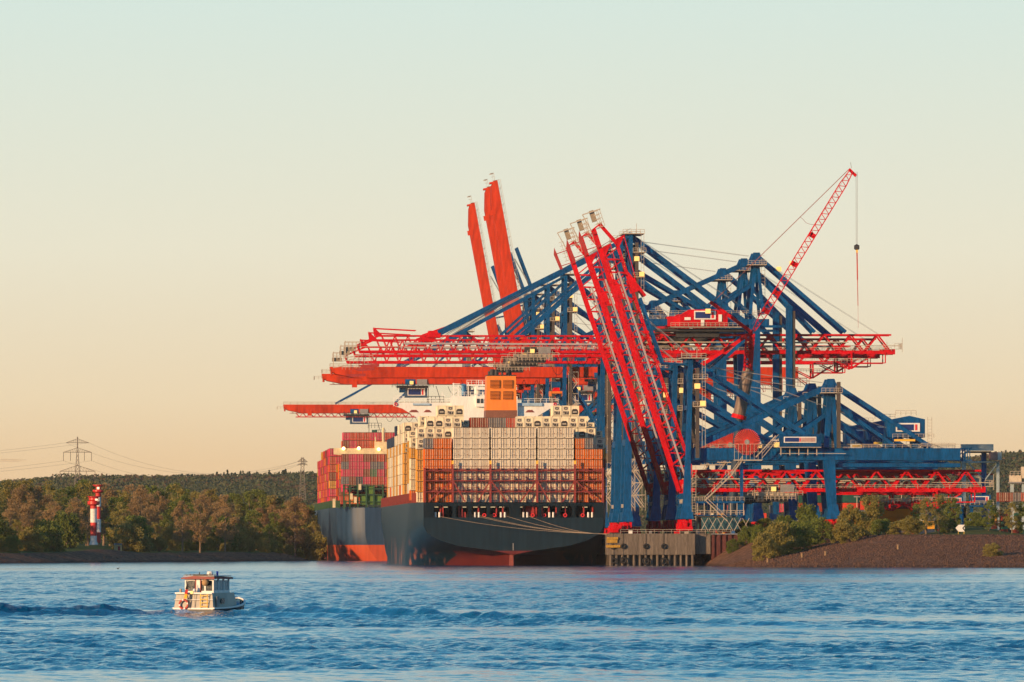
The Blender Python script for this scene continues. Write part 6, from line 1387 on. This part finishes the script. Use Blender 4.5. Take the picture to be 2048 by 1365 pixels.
m.bar((-1.1, .8, zc1 + .34), (1.4, .8, zc1 + .36), .04); m.build('roof_rail', DARK, bt)
m = MB(); n_ = 16; lr = []
for i in range(n_):
    mi_ = 1 if i % 4 == 0 else 0; a0_, a1_ = 2 * math.pi * i / n_, 2 * math.pi * (i + 1) / n_
    for j in range(6):
        b0, b1 = 2 * math.pi * j / 6, 2 * math.pi * (j + 1) / 6; pt = lambda A, B: (-.8 + (.36 + .085 * math.cos(B)) * math.cos(A), -.1 + .08 * math.sin(B), .78 + (.36 + .085 * math.cos(B)) * math.sin(A))
        m.add([pt(a0_, b0), pt(a1_, b0), pt(a1_, b1), pt(a0_, b1)], [(0, 1, 2, 3)], mi_)
lrg = m.build('life_ring', [mat('life_ring_red', (.5, .05, .04), .6), WHITE], None); lrg.parent = bt
m = MB()
for x in (.62, 1.2): m.bar((x, -.08, .5), (x, -.04, 1.6), .06)
for k in range(4): m.bar((.62, -.07, .62 + k * .28), (1.2, -.07, .62 + k * .28), .06)
m.build('ladder', YEL, bt)
MB().box(1.72, 1.76, .6, 1.1, .6, 1.4).build('side_door', GREY, bt)
MB().box(1.70, 1.74, 1.6, 2.3, .85, 1.25).build('porthole', GLASS, bt)
MB().bar((-.36, -.15, .5), (-.5, -.25, 2.55), .05).build('flag_staff', DARK, bt)
fl = MB()
for k, mi_ in ((0, 0), (1, 1), (2, 2)):
    x0 = -.5 + .0; fl.prism([(-.48 - .0 - k * .07, -.24, 2.35 - k * .36), (-.30 - k * .05, -.26, 2.3 - k * .36), (-.38 - k * .05, -.28, 1.94 - k * .36), (-.60 - k * .07, -.26, 1.99 - k * .36)], (0, .03, 0), mi_)
fl.build('flag', [mat('flag_black', (.012, .012, .012), .8), mat('flag_red', (.5, .02, .02), .8), mat('flag_gold', (.8, .42, .03), .8)], bt)
m = MB().tube((-.15, -.05, 1.72), (-.15, .3, 1.72), .13, n=10); m.build('stern_lamp', LAMPY, bt)
MB().lathe([(0, 2.05), (.14, 2.0), (.16, 1.75), (0, 1.7)], (-.1, .35), 10).build('white_canister', WHITE, bt)
MB().tube((-1.3, .5, 1.66), (-1.3, .5, 2.0), .1, n=8).build('vent_pipe', TAN, bt)
for i, (x, y) in enumerate(((1.3, 7.2), (1.62, 6.0))): MB().tube((x, y, .7), (x, y, 1.05), .06, n=6).build('bitt', DARK, bt)
MB().bar((.1, .03, .45), (.1, .03, 1.62), .035).bar((-.28, -.03, .45), (-.32, -.05, 1.7), .04).build('seam', GREY, bt)

bd = thing('seabird', 'tiny dark seabird floating on the calm water left of the launch', 'bird', ((236 - CX) * 2008 / F, 2008, .05), .4)
bmt = mat('bird_dark', (.03, .028, .025), .8)
m = MB(); ks = [(-.32, .02, .2), (-.2, .1, .12), (0, .16, .1), (.16, .13, .12), (.24, .07, .26), (.26, .07, .4), (.3, .07, .44), (.38, .03, .43), (.46, .008, .41)]; vs = []
for x, r, z in ks: vs += [(x, r * math.cos(k * math.pi / 4), z + r * math.sin(k * math.pi / 4)) for k in range(8)]
m.add(vs, [(i * 8 + k, i * 8 + (k + 1) % 8, (i + 1) * 8 + (k + 1) % 8, (i + 1) * 8 + k) for i in range(len(ks) - 1) for k in range(8)]); m.build('body', bmt, bd, smooth=True)

# ------------------------------------------------------------------ evening haze
hz = MB().box(-1600, 1600, -60, 6900, -4.2, 175).build('haze', None) if False else None
me = bpy.data.meshes.new('haze'); mb = MB().box(-1500, 1500, -60, 6600, -4.5, 180); me.from_pydata(mb.v, [], mb.f); ho = bpy.data.objects.new('haze', me); COL.objects.link(ho)
hm = bpy.data.materials.new('haze_air'); hm.use_nodes = True; t = hm.node_tree; t.nodes.clear(); o_ = t.nodes.new('ShaderNodeOutputMaterial'); pv = t.nodes.new('ShaderNodeVolumePrincipled')
pv.inputs['Color'].default_value = (.93, .92, .93, 1); pv.inputs['Density'].default_value = 0.000012; pv.inputs['Anisotropy'].default_value = 0.0
t.links.new(pv.outputs[0], o_.inputs['Volume']); me.materials.append(hm); tag(ho, 'thin evening haze over the river and harbour', 'haze', kind='stuff')
